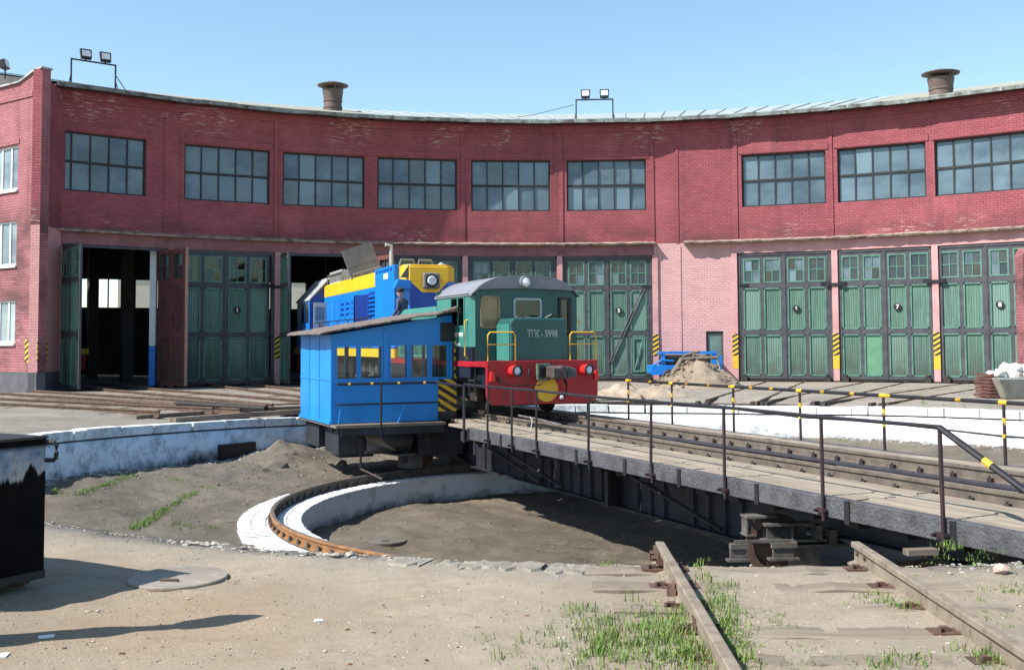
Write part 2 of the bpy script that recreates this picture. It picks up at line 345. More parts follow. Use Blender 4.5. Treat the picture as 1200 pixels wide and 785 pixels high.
# ================================================================== GROUND AND PIT
from mathutils import noise as MN
def nz(x, y, s, o=0): return MN.noise(Vector((x*s+o, y*s-o, o*.7)))
CT = [(-180,-.15),(-140,-.15),(-100,-.14),(-83,-.14),(-73,-.2),(-63,-.25),(-52,-.29),(-43,-.33),(-20,-.27),(0,-.22),(7,-.25),(25,-.24),(43,-.16),(60,-.10),(90,-.12),(180,-.15)]
def tab(t, d):
    for (a, u), (b, v) in zip(t, t[1:]):
        if a <= d <= b: return u+(v-u)*(d-a)/(b-a)
    return t[-1][1]
def ss(x): x = max(0, min(1, x)); return x*x*(3-2*x)
def zc(d): return tab(CT, d)
def zground(x, y):
    r = math.hypot(x-PV.x, y-PV.y); d = math.degrees(math.atan2(x-PV.x, y-PV.y))
    z = zc(d)*(1-ss((r-12)/4)) + (-.12)*ss((r-12)/4) - .02
    if r < 27.5: z += .022*nz(x, y, .9, 3)+.012*nz(x, y, 3.1, 5)+.006*nz(x, y, 9, 9)
    cdist = math.hypot(x, y)
    if cdist < 14: z += .008*nz(x, y, 6, 2)+.006*nz(x, y, 17, 2)
    return z
NA = 900
def ringgrid(name, radii, zf, mat, rf=None, kind='structure', smooth=True):
    vs = []; fs = []
    for i, r in enumerate(radii):
        for k in range(NA):
            ph = 2*math.pi*k/NA-math.pi; rr = rf(i, r, ph) if rf else r
            x = PV.x+rr*math.sin(ph); y = PV.y+rr*math.cos(ph)
            vs.append((x, y, zf(i, rr, math.degrees(ph), x, y)))
    for i in range(len(radii)-1):
        for k in range(NA):
            a = i*NA+k; b = i*NA+(k+1) % NA; fs.append((a, a+NA, b+NA, b))
    me = bpy.data.meshes.new(name); me.from_pydata(vs, [], fs); me.materials.append(mat)
    me.polygons.foreach_set('use_smooth', [smooth]*len(me.polygons))
    o = ob(name, me); o['kind'] = kind; return o
def soil(name, c, c2, c3, rim=None, stain=(.10,.085,.07), far=None):
    k = NM(name); P = k.P()
    col = k.mix(k.ramp(k.noise(.35, 8, .65), .38, .62), c, c2)
    col = k.mix(k.ramp(k.noise(1.7, 9, .75), .5, .68, 0., .75), col, c3)
    col = k.mix(k.ramp(k.noise(.8, 9, .8), .58, .70, 0., .5), col, stain)
    col = k.mix(k.ramp(k.noise(4.5, 9, .8), .52, .66, 0., .5), col, tuple(x*.62 for x in c))
    col = k.mix(k.ramp(k.noise(.9, 7, .75, sc=(1,.6,1)), .56, .66, 0., .5), col, tuple(min(.7,x*q) for x, q in zip(c, (1.28,1.22,1.1))))
    col = k.mix(k.ramp(k.noise(28, 6, .8), .58, .70, 0., .6), col, tuple(x*.45 for x in c))
    col = k.mix(k.ramp(k.noise(36, 4, .8), .64, .72, 0., .6), col, tuple(min(.8, x*1.5) for x in c))
    v = k.n('ShaderNodeVectorMath', operation='DISTANCE'); k.lk(P, v.inputs[0]); v.inputs[1].default_value = (PV.x, PV.y, -.15)
    d = v.outputs['Value']
    if far:
        col = k.mix(k.math('MULTIPLY', k.ramp(d, 12.2, 13.5, 0., 1.), 1.), col, col) if False else col
        s = k.n('ShaderNodeSeparateXYZ'); k.lk(P, s.inputs[0])
        f = k.math('ADD', s.outputs[1], k.math('MULTIPLY', k.noise(.6, 6, .7), 5.))
        fc = k.mix(k.ramp(k.noise(.55, 8, .75), .4, .62), far[0], far[1])
        fc = k.mix(k.ramp(k.noise(2.6, 8, .75), .56, .7, 0., .6), fc, far[2])
        fc = k.mix(k.math('MULTIPLY', k.ramp(s.outputs[0], -2., -8., 0., .25), 1.), fc, far[2])
        col = k.mix(k.ramp(f, 16., 22.), col, fc)
    if far:
        sv = k.n('ShaderNodeVectorMath', operation='DISTANCE'); k.lk(P, sv.inputs[0]); q0 = gz(215, 722, -.12); sv.inputs[1].default_value = tuple(q0)
        dm = k.math('ADD', sv.outputs['Value'], k.math('MULTIPLY', k.noise(1.6, 7, .7), 1.6))
        col = k.mix(k.ramp(dm, 1.2, 2.2, .40, 0.), col, (.37,.25,.15))
    if rim:
        dd = k.math('ADD', d, k.math('MULTIPLY', k.noise(1.1, 8, .75), -1.5))
        col = k.mix(k.ramp(dd, 10.9, 11.7, .9, 0.), col, rim)
    h = k.math('ADD', k.math('MULTIPLY', k.noise(6, 10, .85), .8), k.math('MULTIPLY', k.noise(90, 3, .7), .3))
    return k.out(col, .95, h, .85, .05, 0, .15)
SOIL = soil('sandy_yard_soil', (.41,.345,.265), (.30,.255,.20), (.30,.23,.16), rim=(.25,.235,.205), stain=(.165,.14,.115), far=((.30,.275,.235), (.21,.19,.165), (.12,.105,.09)))
DIRT = soil('dark_pit_dirt', (.15,.125,.095), (.095,.08,.065), (.20,.17,.13), stain=(.07,.062,.055))
DIRT2 = soil('grey_pit_slabs', (.165,.145,.115), (.10,.088,.072), (.215,.19,.155), stain=(.08,.07,.06))
def hole_rf(i, r, ph):
    d = math.degrees(ph); near = ss((abs(d)-126)/6)
    if i <= 1: return 11.98*(1-near)+near*(11.72+.10*nz(ph*11.7, 1, .8, 4)+.06*nz(ph*11.7, 2, 3.5, 8)) - (.04 if i == 0 else 0)
    return r
def ground_zf(i, r, d, x, y):
    if i == 0: return -1.75
    z = zground(x, y)
    near = ss((abs(d)-126)/6)
    if i == 1: z -= near*(.03+.03*nz(x, y, 4, 1))
    if 28.8 < r < 400: z = -.16
    return z
radii = [11.9, 11.98]; r = 12.12
while r < 28: radii.append(r); r += .14 if r < 20.5 else .30
radii += [28.8, 29.6, 36, 50, 80, 150, 300, 900]
ringgrid('ground', radii, ground_zf, SOIL, hole_rf)
_m = onR(335, 540, 10.9); MOUND = (_m.x, _m.y)
WB = [(-180,-1.2),(-120,-1.05),(-84,-1.03),(-64,-1.2),(-44,-1.2),(0,-1.15),(25,-1.08),(43,-1.02),(60,-.99),(120,-1.05),(180,-1.2)]
def pit_zf(i, r, d, x, y):
    t = ss((r-7.2)/4.6); z = -1.52*(1-t)+tab(WB, d)*t
    z += .08*nz(x, y, .7, 11)+.05*nz(x, y, 2.2, 13)+.022*nz(x, y, 6, 3)
    mx, my = MOUND; z += .30*math.exp(-(((x-mx)**2+(y-my)**2)/.55))*(1+.6*nz(x,y,2.5,4))
    if -75 < d < -15: z += .10*max(0, nz(x, y, .55, 21))*ss((r-7.6)/1)
    return z
rr = [7.22+(11.99-7.22)*i/44 for i in range(45)]
ringgrid('pit_terrace', rr, pit_zf, DIRT2)
def inner_zf(i, r, d, x, y):
    return -2.02+.10*nz(x, y, .5, 31)+.05*nz(x, y, 1.7, 33)+.02*nz(x, y, 6, 3)+.10*math.exp(-((r-4.6)/1.2)**2)*(1+nz(x,y,1.2,5))
ringgrid('pit_floor', [.01]+[6.3*i/48 for i in range(1, 49)], inner_zf, DIRT)
# ---- outer retaining wall: coping blocks on a battered lower wall
def arcbox(mb, r0, r1, d0, d1, z0f, z1f, n=3, jit=0):
    vs = []; fs = []
    for k in range(n+1):
        d = d0+(d1-d0)*k/n; ph = R_(d)
        for rr, zf in ((r0, z0f), (r1, z0f), (r1, z1f), (r0, z1f)):
            p = pol(rr, ph); vs.append((p.x, p.y, zf(d)))
    for k in range(n):
        a = 4*k
        for j in range(4):
            fs.append((a+j, a+(j+1) % 4, a+4+(j+1) % 4, a+4+j))
    fs += [(3,2,1,0), tuple(4*n+j for j in range(4))]
    mb.add(vs, fs)
wall = thing('pit_retaining_wall', 'whitewashed concrete wall curving round the outside of the turntable pit', 'wall', T(PV.x, PV.y, -.3))
WI = T(-PV.x, -PV.y, .3)
d = -132.
base = MB(); vs = []; fs = []; NB = 520
for k in range(NB+1):
    dd = -132+252*k/NB; ph = R_(dd); top = zc(dd)-.24; bot = tab(WB, dd)-.4
    w1 = .03*nz(dd*.2, 0, 1.4, 5); w2 = .04*nz(dd*.2, 0, 3.1, 9)
    for (r_, z_) in ((11.98, top), (11.64+w1*.5, top+.0), (11.60+w1, (top*2+bot)/3), (11.56+w2, (top+2*bot)/3), (11.50+w2, bot)):
        p = pol(r_, ph); vs.append((p.x, p.y, z_))
for k in range(NB):
    for j in range(4):
        a = 5*k+j; fs.append((a, a+1, a+6, a+5))
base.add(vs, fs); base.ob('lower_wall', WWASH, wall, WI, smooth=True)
while d < 120:
    wd = random.choice([5.2, 5.8, 6.1, 4.8, 2.1]); j = random.uniform(-.012, .012); rj = random.uniform(-.02, .02)
    m = MB(); d0, d1 = d+random.choice([.05,.07,.22]), d+wd-.07; dz = random.uniform(-.015, .015)
    arcbox(m, 11.68+rj, 12.05, d0, d1, lambda q: zc(q)-.195, lambda q: zc(q)+dz+.012, 4)
    mm = m.ob('coping_block', WWASH if d < 0 else WWASHR, wall, WI, bevel=.012); d += wd
# ---- inner ring: brick paving, ring rail, inner wall
ring = thing('ring_foundation', 'white painted brick ring round the sunken middle of the turntable pit', 'foundation', T(PV.x, PV.y, -1.5))
RI = T(-PV.x, -PV.y, 1.5)
m = MB(); arc = []
def arcstrip(mb, prof, d0, d1, n):
    vs = []; fs = []; q = len(prof)
    for k in range(n+1):
        ph = R_(d0+(d1-d0)*k/n)
        for (r_, z_) in prof: p = pol(r_, ph); vs.append((p.x, p.y, z_))
    for k in range(n):
        for j in range(q-1): a = q*k+j; fs.append((a, a+1, a+q+1, a+q))
    mb.add(vs, fs)
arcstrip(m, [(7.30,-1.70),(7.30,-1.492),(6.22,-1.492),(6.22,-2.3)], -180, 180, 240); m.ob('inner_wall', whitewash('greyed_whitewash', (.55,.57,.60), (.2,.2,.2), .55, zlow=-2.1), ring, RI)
# paving bricks laid side by side, each about six pixels: joined
m = MB(); nb = 560
for k in range(nb):
    d0 = -180+360*k/nb+.03; d1 = -180+360*(k+1)/nb-.03
    if not (-170 < d0 < 60): continue
    z = -1.468+random.uniform(-.006, .006)
    for r0, r1 in ((6.20, 6.44), (6.46, 6.58), (6.82, 7.05), (7.07, 7.29)):
        rj = random.uniform(-.008, .008)
        arcbox(m, r0+rj, r1+rj, d0, d1, lambda q: -1.5, lambda q: z, 1)
o = m.ob('paving_bricks', WWASHB, ring, RI); o['kind'] = 'stuff'
PROF = [(-.07,0),(.07,0),(.07,.014),(.012,.032),(.012,.13),(.036,.142),(.036,.178),(.028,.183),(-.028,.183),(-.036,.178),(-.036,.142),(-.012,.13),(-.012,.032),(-.07,.014)]
def railmesh(mb, pts, M=None, sc=1, ztop=None):
    vs = []; fs = []; n = len(PROF)
    pts = [Vector(p) for p in pts]
    for i, p in enumerate(pts):
        t = (pts[min(i+1, len(pts)-1)]-pts[max(i-1, 0)]).normalized(); u = Vector((t.y, -t.x, 0)).normalized()
        for (a, z) in PROF: q = p+u*a*sc; vs.append((q.x, q.y, p.z+(z-.183)*sc))
    for i in range(len(pts)-1):
        for k in range(n): a = i*n+k; b = i*n+(k+1) % n; fs.append((a, b, b+n, a+n))
    fs += [tuple(range(n)), tuple(range(len(pts)*n-1, (len(pts)-1)*n-1, -1))]
    mb.add(vs, fs, M)
rr_ = thing('ring_rail', 'curved circular rail spiked to the white brick ring, rusty orange on its outer side', 'rail', T(PV.x, PV.y, -1.47))
m = MB(); railmesh(m, [pol(6.7, R_(-180+360*k/220), -1.287) for k in range(221)]); mm = m.mesh('rail_body', RAILM); mm.materials.append(RAILO); mm.materials.append(RAILT)
for p in mm.polygons:
    c = p.center; q = math.hypot(c.x-PV.x, c.y-PV.y)
    if p.normal.z > .8 and c.z > -1.3: p.material_index = 0
    elif q > 6.7: p.material_index = 1
smooth_angle(mm, 50); ob('rail_body', mm, rr_, T(-PV.x, -PV.y, 1.47))
def clip_mb(s=1):
    m = MB(); m.cbox((0,0,.012), (.30*s,.14,.024)); m.cbox((.085*s,0,.045), (.05,.07,.06)); m.cbox((-.085*s,0,.045), (.05,.07,.06))
    m.tube([(.1*s,0,.03),(.1*s,0,.10)], .016, 6); m.tube([(-.1*s,0,.03),(-.1*s,0,.10)], .016, 6); return m
cm = clip_mb(.48).mesh('rail_clip', RAILM)
for k in range(118):
    dg = -175+360*k/118
    if not (-170 < dg < 40): continue
    o = ob('rail_clip', cm, rr_, T(-PV.x, -PV.y, 1.47) @ Matrix.Translation(pol(6.7, R_(dg), -1.468)) @ Rz(-R_(dg)+math.pi/2))
# manhole-like lids
def lid(name, px, py, z, r, label, mat, M2=None):
    p = gz(px, py, z)
    if z > -1: z = zground(p.x, p.y)+.002
    t = thing(name, label, 'lid', T(p.x, p.y, z) @ Rx(R_(.5)))
    m = MB(); m.lathe([(r*.98,-.03),(r,-.02),(r,.012),(r*.985,.02)], 40); m.ob('plate', mat, t)
    m = MB(); m.tube([(-.08,-r*.45,.02),(-.07,-r*.45,.035),(.05,-r*.5,.035),(.06,-r*.5,.02)], .01, 6); m.ob('handle', RUST, t)
    m = MB(); m.lathe([(r*1.03,-.05),(r*1.03,-.004),(r*1.0,-.002)], 40); m.ob('rim', RUST, t)
    return t
lidm = simple('worn_manhole_plate', (.245,.215,.18), (.17,.15,.125), 2, rough=.7, bs=.3, dirt=(.33,.27,.2), dl=.55, dh=.7)
lid('manhole_cover', 209, 678, -.158, .37, 'round steel manhole cover lying in the sandy ground beside the dark steel box', lidm)
lid('pit_lid', 454, 633, -1.90, .37, 'small round dark lid lying on the dirt floor of the sunken pit', simple('dark_lid', (.13,.11,.09), (.09,.08,.07), 3))
# ---- radial tracks
def straight_track(name, ph, r0, r1, z, label, group, rails=(-.797,.797), sleepers=True, mat=RAILR, sl=SLEEP, zs=-.185, rj=(0,0), slr=None, step=.62, clips=False):
    t = thing(name, label, 'railway track', T(PV.x, PV.y, 0) @ Rz(-ph), group)
    for i, x in enumerate(rails):
        m = MB(); railmesh(m, [(x, r0+rj[i], z), (x, (r0+r1)/2, z), (x, r1, z)])
        me = m.mesh('rail', mat); me.materials.append(RAILT)
        for p in me.polygons:
            if p.normal.z > .9 and p.center.z > z-.05: p.material_index = 1
        ob('rail', me, t)
    if sleepers:
        y = (slr or r0)+.15; base = MB(); base.cbox((0,0,0), (2.6,.24,.12)); bm_ = base.mesh('sleeper', sl)
        while y < r1-.1:
            ob('sleeper', bm_, t, T(random.uniform(-.06,.06), y+random.uniform(-.04,.04), z+zs-.06+random.uniform(-.01,.01)) @ Rz(random.uniform(-.02,.02)))
            y += step*random.uniform(.93, 1.07)
    return t
TRK = [-54.6,-46.8,-38.8,-29.3,-20.7,-12.5,-4.35,4.1,19.6,27.8,35.6]
TL = ['rusty track running left from the pit past the red corner wing, nearest the pit edge',
 'rusty track running left from the pit towards the foot of the red corner wing',
 'rusty track leading from the pit into the open leftmost doorway',
 'rusty track leading from the pit to the closed door numbered 1',
 'track on which the blue and yellow locomotive stands',
 'track partly hidden behind the blue operator cabin, ending at a dark doorway', 'track hidden behind the green locomotive as it nears the roundhouse',
 'track buried under soil beside the green locomotive, ending at the diagonally braced door', 'worn track leading to the green door just right of the pink wall and soil heap', 'worn track meeting the middle one of the three sunlit doors at right', 'worn track heading for the door beside the brick pier at the right edge']
for i, (dg, lb) in enumerate(zip(TRK, TL)):
    left = dg < -15; r1 = 40 if dg > -50 else 46
    if dg > -46 : r1 = 34
    if left: random.seed(i)
    z = -.03 if left else -.075
    if dg > 15: z = -.11
    straight_track('railway_track', R_(dg), 11.95, r1, z, lb, 'tracks fanning out from the turntable pit', rj=(random.uniform(0,1.6), random.uniform(0,1.6)), sl=SLEEP if left else SLEEPD, zs=-.112 if left else -.115, mat=RAILR, step=1.5 if left else .9)
# spare rails and timbers at the left edge of the pit
for (xa, ya, xb, yb, z) in ((0,478,205,486,-.02),(102,461,352,473,-.02),(0,492,60,490,-.02)):
    a = gz(xa, ya, z); b = gz(xb, yb, z); 
m = MB(); a = gz(52, 462.5, -.0); b = gz(205, 471.5, -.0); railmesh(m, [a, b]); tag(m.ob('loose_rail', RAILR), 'short loose rail with pale cut end lying across tracks left of the blue cab', 'rail')
m = MB(); a = gz(208, 472.5, .0); b = gz(312, 478.5, .0)
m.tube([a, b], .08, 6); tag(m.ob('loose_timber', SLEEPD), 'long dark timber lying between the rails left of the blue cab', 'timber')
# stumps at the pit edge under the rail ends
st = thing('edge_bracket_row', 'row of dark iron brackets and packing pieces along the far edge of the pit', 'brackets', T(*pol(12.2, 0, -.2)))
for dg in TRK:
    for s in (-.8, .8):
        for e in (-.14, .14):
            p = pol(12.25, R_(dg)+s/12.25+e/12.25, zc(dg)+.06); m = MB(); m.box(-.05,.05,-.22,.22,-.07,.06); m.box(-.09,.09,-.1,.1,-.09,0)
            ob('bracket', m.mesh('bracket', GREASE), st, T(*(-pol(12.2, 0, -.2))) @ Matrix.Translation(p) @ Rz(-R_(dg)))
# near approach track (rails end at the pit; sleepers sunk flush in the soil)
PHN = math.atan2(2.0-2.32, 9.0-20.57)
t = thing('approach_track', 'weathered rails and sunken wooden sleepers of the foreground track ending at the pit, lower right', 'railway track', T(PV.x, PV.y, 0) @ Rz(-PHN), 'foreground track')
for s in (-1, 1):
    m = MB(); railmesh(m, [(s*.797, 11.62, 0), (s*.797, 13, 0), (s*.797, 16, 0), (s*.797, 21, 0)])
    me = m.mesh('rail', simple('weathered_rail_side', (.23,.19,.145), (.15,.12,.09), 5, rough=.75, dirt=(.09,.07,.055), dl=.55, dh=.68)); me.materials.append(simple('worn_grey_rail_head', (.26,.24,.225), (.19,.165,.14), 9, rough=.5, metal=.35, bs=.1))
    for p in me.polygons:
        if p.normal.z > .9 and p.center.z > -.05: p.material_index = 1
    ob('rail', me, t)
def slp(w, sd):
    random.seed(sd); m = MB(); n = 14; vs = []; fs = []
    for k in range(n+1):
        x = -1.35+2.7*k/n; j1 = random.uniform(-.018, .018); j2 = random.uniform(-.018, .018); z = random.uniform(-.012, .012)
        vs += [(x, -w/2+j1, -.12), (x, -w/2+j1, z-.012), (x, -w/2+.03+j1, z), (x, w/2-.03+j2, z), (x, w/2+j2, z-.012), (x, w/2+j2, -.12)]
    for k in range(n):
        for j in range(5): a = 6*k+j; fs.append((a, a+6, a+7, a+1))
    fs += [(0,1,2,3,4,5), tuple(6*n+j for j in (5,4,3,2,1,0))]
    return m.add(vs, fs)
y = 11.95
for i in range(12):
    slp(.26, i).ob('sleeper', wood('sandy_sleeper', (.265,.22,.17), (.155,.13,.10), (.35,5,5)) if 'sandy_sleeper' not in bpy.data.materials else bpy.data.materials['sandy_sleeper'], t, T(random.uniform(-.1,.1), y, -.152+random.uniform(-.012,.006))); y += .62
for s in (-1, 1):
    for y in [11.95+.62*i for i in range(9)]:
        m = MB(); m.cbox((0,0,0), (.36,.15,.02)); m.tube([(.13,.04,0),(.13,.04,.04)], .016, 6); m.tube([(-.13,-.04,0),(-.13,-.04,.04)], .016, 6); m.cbox((.09,0,.02),(.05,.05,.03))
        m.ob('rail_fastening', RUST, t, T(s*.797, y, -.155))
    m = MB(); m.cbox((s*.83-.0, 11.82, -.075), (.05,.34,.10)); 
    for q in (-.1, .1): m.tube([(s*.83-.06, 11.82+q, -.075), (s*.83+.06, 11.82+q, -.075)], .022, 6)
    m.ob('fishplate', RUST, t)
# ================================================================== TURNTABLE
TH = math.atan(.4436)
TT = thing('turntable', 'black steel railway turntable with plank walkway, railings and blue operator cabin', 'turntable', T(PV.x, PV.y, -.2) @ Rz(TH))
Mt = Matrix.Translation((0,0,.2))       # children use z measured from the rail top
def on_deck(px, b, z, py=500):
    # along-deck coordinate of image column px on the line b, z
    ax = Vector((-math.sin(TH), math.cos(TH), 0)); bx = Vector((math.cos(TH), math.sin(TH), 0))
    n = bx; q = None
    # solve along the vertical plane b
    p0 = PV+bx*b; y = py
    for _ in range(30):
        q = onplane(px, y, p0, n); e = q.z-z
        if abs(e) < 1e-3: break
        y += e*F/max(4, q.y)
    return (q-PV).dot(ax)
A0, A1 = -11.4, 11.5
mr = None
for s in (-1, 1):
    m = MB(); railmesh(m, [(s*.797, A0, 0), (s*.797, A1, 0)]); me = m.mesh('rail', RAILM); me.materials.append(RAILT)
    for p in me.polygons:
        if p.normal.z > .9 and p.center.z > -.05: p.material_index = 1
    ob('rail', me, TT, Mt)
    # bed plate under the rail and rail clips
    me = clip_mb(.85).mesh('rail_clip', GREASE); a = A0+.3
    while a < 7:
        ob('rail_clip', me, TT, Mt @ T(s*.797, a, -.19)); a += .56*random.uniform(.9, 1.12)
    m = MB(); m.box(s*.56-.09, s*.56+.09, A0+.4, A1-.4, -.19, -.155); m.ob('guard_plate', simple('oiled_dark_plate', (.045,.045,.06), (.03,.03,.035), 3, rough=.3, spec=.6), TT, Mt)
# planks
def plank_mb(L, w, t=.05):
    m = MB(); n = 6; vs = []; fs = []
    for k in range(n+1):
        y = -L/2+L*k/n; j = random.uniform(-.006,.006); z = random.uniform(-.005,.005)
        vs += [(-w/2+j, y, -t), (-w/2+j, y, z-.004), (-w/2+.008+j, y, z), (w/2-.008, y, z), (w/2, y, z-.004), (w/2, y, -t)]
    for k in range(n):
        for j in range(5): a = 6*k+j; fs.append((a, a+1, a+7, a+6))
    fs += [(5,4,3,2,1,0), tuple(6*n+j for j in range(6))]
    return m.add(vs, fs)
pm = [plank_mb(3.2, .185).mesh('walkway_plank', PLANK) for _ in range(5)]
cols = [-1.97+.196*i for i in range(6)] + [1.97-.196*i for i in range(6)] + [-.34+.196*i+.05 for i in range(4)]
for i, b in enumerate(cols):
    a = A0-random.uniform(0, .25)
    while a < (A1-1 if b > -1.4 else 2.2):
        L = 3.2
        ob('walkway_plank', random.choice(pm), TT, Mt @ T(b, min(a+1.6, (A1-1.6) if b > -1.4 else 5.45-1.6), (-.195 if abs(b) < .6 else -.13)+random.uniform(-.008,.008)) @ Rz(random.uniform(-.003,.003)))
        a += 3.23
# cross timbers beneath
m = MB(); a = A0+.2
tm = MB().cbox((0,0,0), (4.05,.22,.2)).mesh('cross_timber', SLEEPD)
tm2 = MB().cbox((0,0,0), (2.6,.22,.2)).mesh('cross_timber', SLEEPD)
while a < A1: ob('cross_timber', tm if a < 3.8 else tm2, TT, Mt @ T(0, a, -.355)); a += .75
for s in (-1, 1):
    a = A0; i = 0
    while a < A1-.1:
        L = 1.5*random.uniform(.9, 1.2)
        AE = on_deck(549, -2.15, -.125)
        if s < 0 and a > AE-.05: break
        e = min(a+L, A1)
        if s < 0: e = min(e, AE)
        m = MB(); m.box(-.06, .06, 0, e-a-.02, -.23, 0); m.ob('fascia_beam', FASCIA, TT, Mt @ T(s*2.13+random.uniform(-.006,.006), a, -.125), bevel=.012)
        if s < 0:
            m = MB(); m.box(-.075,-.061, -.04, .04, -.26, -.005); m.ob('joint_strap', BLACK, TT, Mt @ T(s*2.13, a, -.125))
        a = e
    # plate girder with flanges and stiffeners; its ends rise
    g = s*1.0
    prof = [(-10.8,-.47),(10.8,-.47),(10.8,-.8),(7.2,-.85),(5.6,-1.22),(-4.9,-1.22),(-6.2,-.85),(-10.8,-.8)]
    m = MB(); m.prism(prof, g-.015, g+.015, 'x'); m.ob('girder_web', STEELD, TT, Mt)
    m = MB(); m.box(g-.16, g+.16, -10.8, 10.8, -.47, -.45)
    for (p, q) in zip(prof[2:], prof[3:]):
        y0, z0 = p; y1, z1 = q; dd = Vector((0, y1-y0, z1-z0)); L = dd.length; an = math.atan2(z1-z0, y1-y0)
        m.box(-.16, .16, 0, L, -.02, .006, T(g, y0, z0) @ Rx(an))
    m.ob('girder_flange', STEELD, TT, Mt)
    sm = MB().box(-.07,-.018,-.006,.006,-1.2,-.475).mesh('stiffener', STEELL)
    y = -4.8
    if s < 0:
        while y < 5.5:
            ob('stiffener', sm, TT, Mt @ T(g, y, 0)); y += random.choice([.42, .42, .85])
        for y in (-4.2, 1.0, 2.0):
            m = MB(); m.tube([(g-.8, y+1.3, -.45), (g-.14, y-.2, -1.12)], .04, 4); m.ob('outrigger_brace', STEELD, TT, Mt)
        m = MB(); m.box(g-.30, g-.02, -1.25, -1.15, -1.2, -.46); m.ob('bracket_plate', STEELD, TT, Mt)
# wheel trucks riding on the ring rail
def truck(a, b):
    ph = math.atan2(b, a); M = Mt @ T(6.7*math.sin(ph), 6.7*math.cos(ph), 0) @ Rz(-ph) @ Matrix.Diagonal((-1,1,1,1))
    o = MB(); # frame, local y outward (radial), x along the ring
    sx = -1
    o.box(.07,.70,.16,.36,-.66,-.63); o.box(.10,.66,.16,.19,-.83,-.66); o.box(.05,.85,.15,.36,-.86,-.83)
    o.box(-.14,.26,-.0,.26,-.575,-.55); o.box(-.12,-.10,-.0,.2,-.78,-.575); o.box(-.14,0,.0,.24,-.80,-.78)
    o.box(.48,1.15,-.3,.34,-.93,-.90); o.box(.42,.80,-.2,.25,-1.25,-.93); o.box(.72,.80,.2,.36,-.86,-.66); o.box(.90,.99,.2,.36,-.9,-.72)
    o.prism([(.10,-.66),(.30,-.83),(.10,-.83)], .3, .32, 'y'); o.box(.42,.44,.19,.33,-.83,-.66)
    fr = o.ob('wheel_truck', TRUCKM, TT, M)
    w = MB(); prof = [(.10,-.10),(.34,-.06),(.36,-.055),(.36,.055),(.40,.06),(.40,.085),(.3,.09),(.29,.03),(.12,.03),(.11,.11),(.02,.12)]
    w.lathe(prof, 36, Matrix.Rotation(-math.pi/2, 4, 'X')); me = w.mesh('wheel', RUST); smooth_angle(me, 40)
    ob('wheel', me, fr, T(.27, .10, -.925))
    w = MB(); w.box(-.42,-.20,.42,.50,-.90,-.84); w.box(-.42,-.22,.44,.48,-1.02,-.90); w.box(-.46,-.18,.40,.52,-1.05,-1.02)
    w.box(.10,.42,.42,.50,-.90,-.84); w.box(.12,.38,.44,.48,-1.02,-.90); w.box(.06,.44,.40,.52,-1.05,-1.02); w.box(-.36,.32,.44,.47,-.835,-.80)
    w.ob('wheel_guard', TRUCKM, fr)
for (a, b) in ((-6.35,-2.05),(-6.45,1.75),(6.45,1.75),(6.45,-1.75)): truck(a, b)
# railings, near side
ZR = .77
tops = [(572,-1.88),(600,-1.88),(629,-1.88),(690,-1.88),(763,-1.88),(848,-1.88),(962,-1.88),(1101,-1.9)]
def yellow_bands(mb, pts, r, every, ln, ofs=0):
    mb.v = []
    # pts: polyline; rings of yellow paint sleeved on the pipe
    pts = [Vector(p) for p in pts]; tot = 0; segs = []
    for a, b in zip(pts, pts[1:]): segs.append((tot, a, b)); tot += (b-a).length
    s = ofs
    while s < tot-ln:
        for (t0, a, b) in segs:
            L = (b-a).length
            if t0 <= s < t0+L-ln:
                u = (b-a)/L; MB().tube([a+u*(s-t0), a+u*(s-t0+ln)], r+.002, 8).ob('yellow_band', YEL, TT, Mt); break
        s += every*random.uniform(.8, 1.25)
near = []; bt = -2.2
post = MB().tube([(0,0,-.50+.06), (0,0,.0)], .024, 8)
a_list = [on_deck(px, bt, ZR) for px, _ in tops]
for i, a in enumerate(a_list):
    lean = (.02, -.03, .01, .0, .0, -.06, -.08, -.10)[i]
    m = MB(); m.tube([(-2.215, a+lean*.0-.03, -.40), (-2.215, a+lean*.3, -.1), (bt, a+lean*0, ZR-.0)], .022, 8); m.cbox((-2.2, a, -.29), (.05,.16,.05)); m.tube([(-2.27,a+.07,-.29),(-2.18,a+.07,-.29)], .02, 6); m.tube([(-2.27,a-.07,-.29),(-2.18,a-.07,-.29)], .02, 6)
    m.ob('railing_post', RUSTPIPE if i > 3 else BLACK, TT, Mt)
aC = on_deck(544, bt, ZR)
line = [(bt, aC, ZR+.01)]+[(bt+random.uniform(-.012,.012), a, ZR+random.uniform(-.012,.012)) for a in a_list]
m = MB(); m.tube(line, .022, 8); m.ob('handrail', BLACK, TT, Mt)
for dx in (.0, .16):
    m = MB(); m.tube([(bt+dx*.3, aC+dx, -.44), (bt+dx*.3, aC+dx, ZR)], .024, 8); m.ob('railing_post', BLACK, TT, Mt)
m = MB(); ae = a_list[-1]
e2 = (bt+.02, ae-1.75, -.12); m.tube([(bt, ae, ZR), e2], .034, 8); m.ob('handrail_end', BLACK, TT, Mt)
m = MB(); yellow_bands(m, [(bt, ae, ZR), e2], .034, .8, .10, .6)
ab = on_deck(659, -.9, 0); m = MB(); m.tube([(-1.0, aC-.1, .10), (-.95, (aC+ab)/2, .07), (-.92, ab, .02)], .022, 6); m.ob('rail_shine_bar', RAILT, TT, Mt)  # pale bar added to stand in for light shining on the rail head
m = MB(); m.tube([(-1.1, aC-.9, .12), (-1.15, aC-1.1, .05), (-1.3, aC-1.3, -.17)], .01, 5); m.ob('loose_wire', LGREY, TT, Mt)
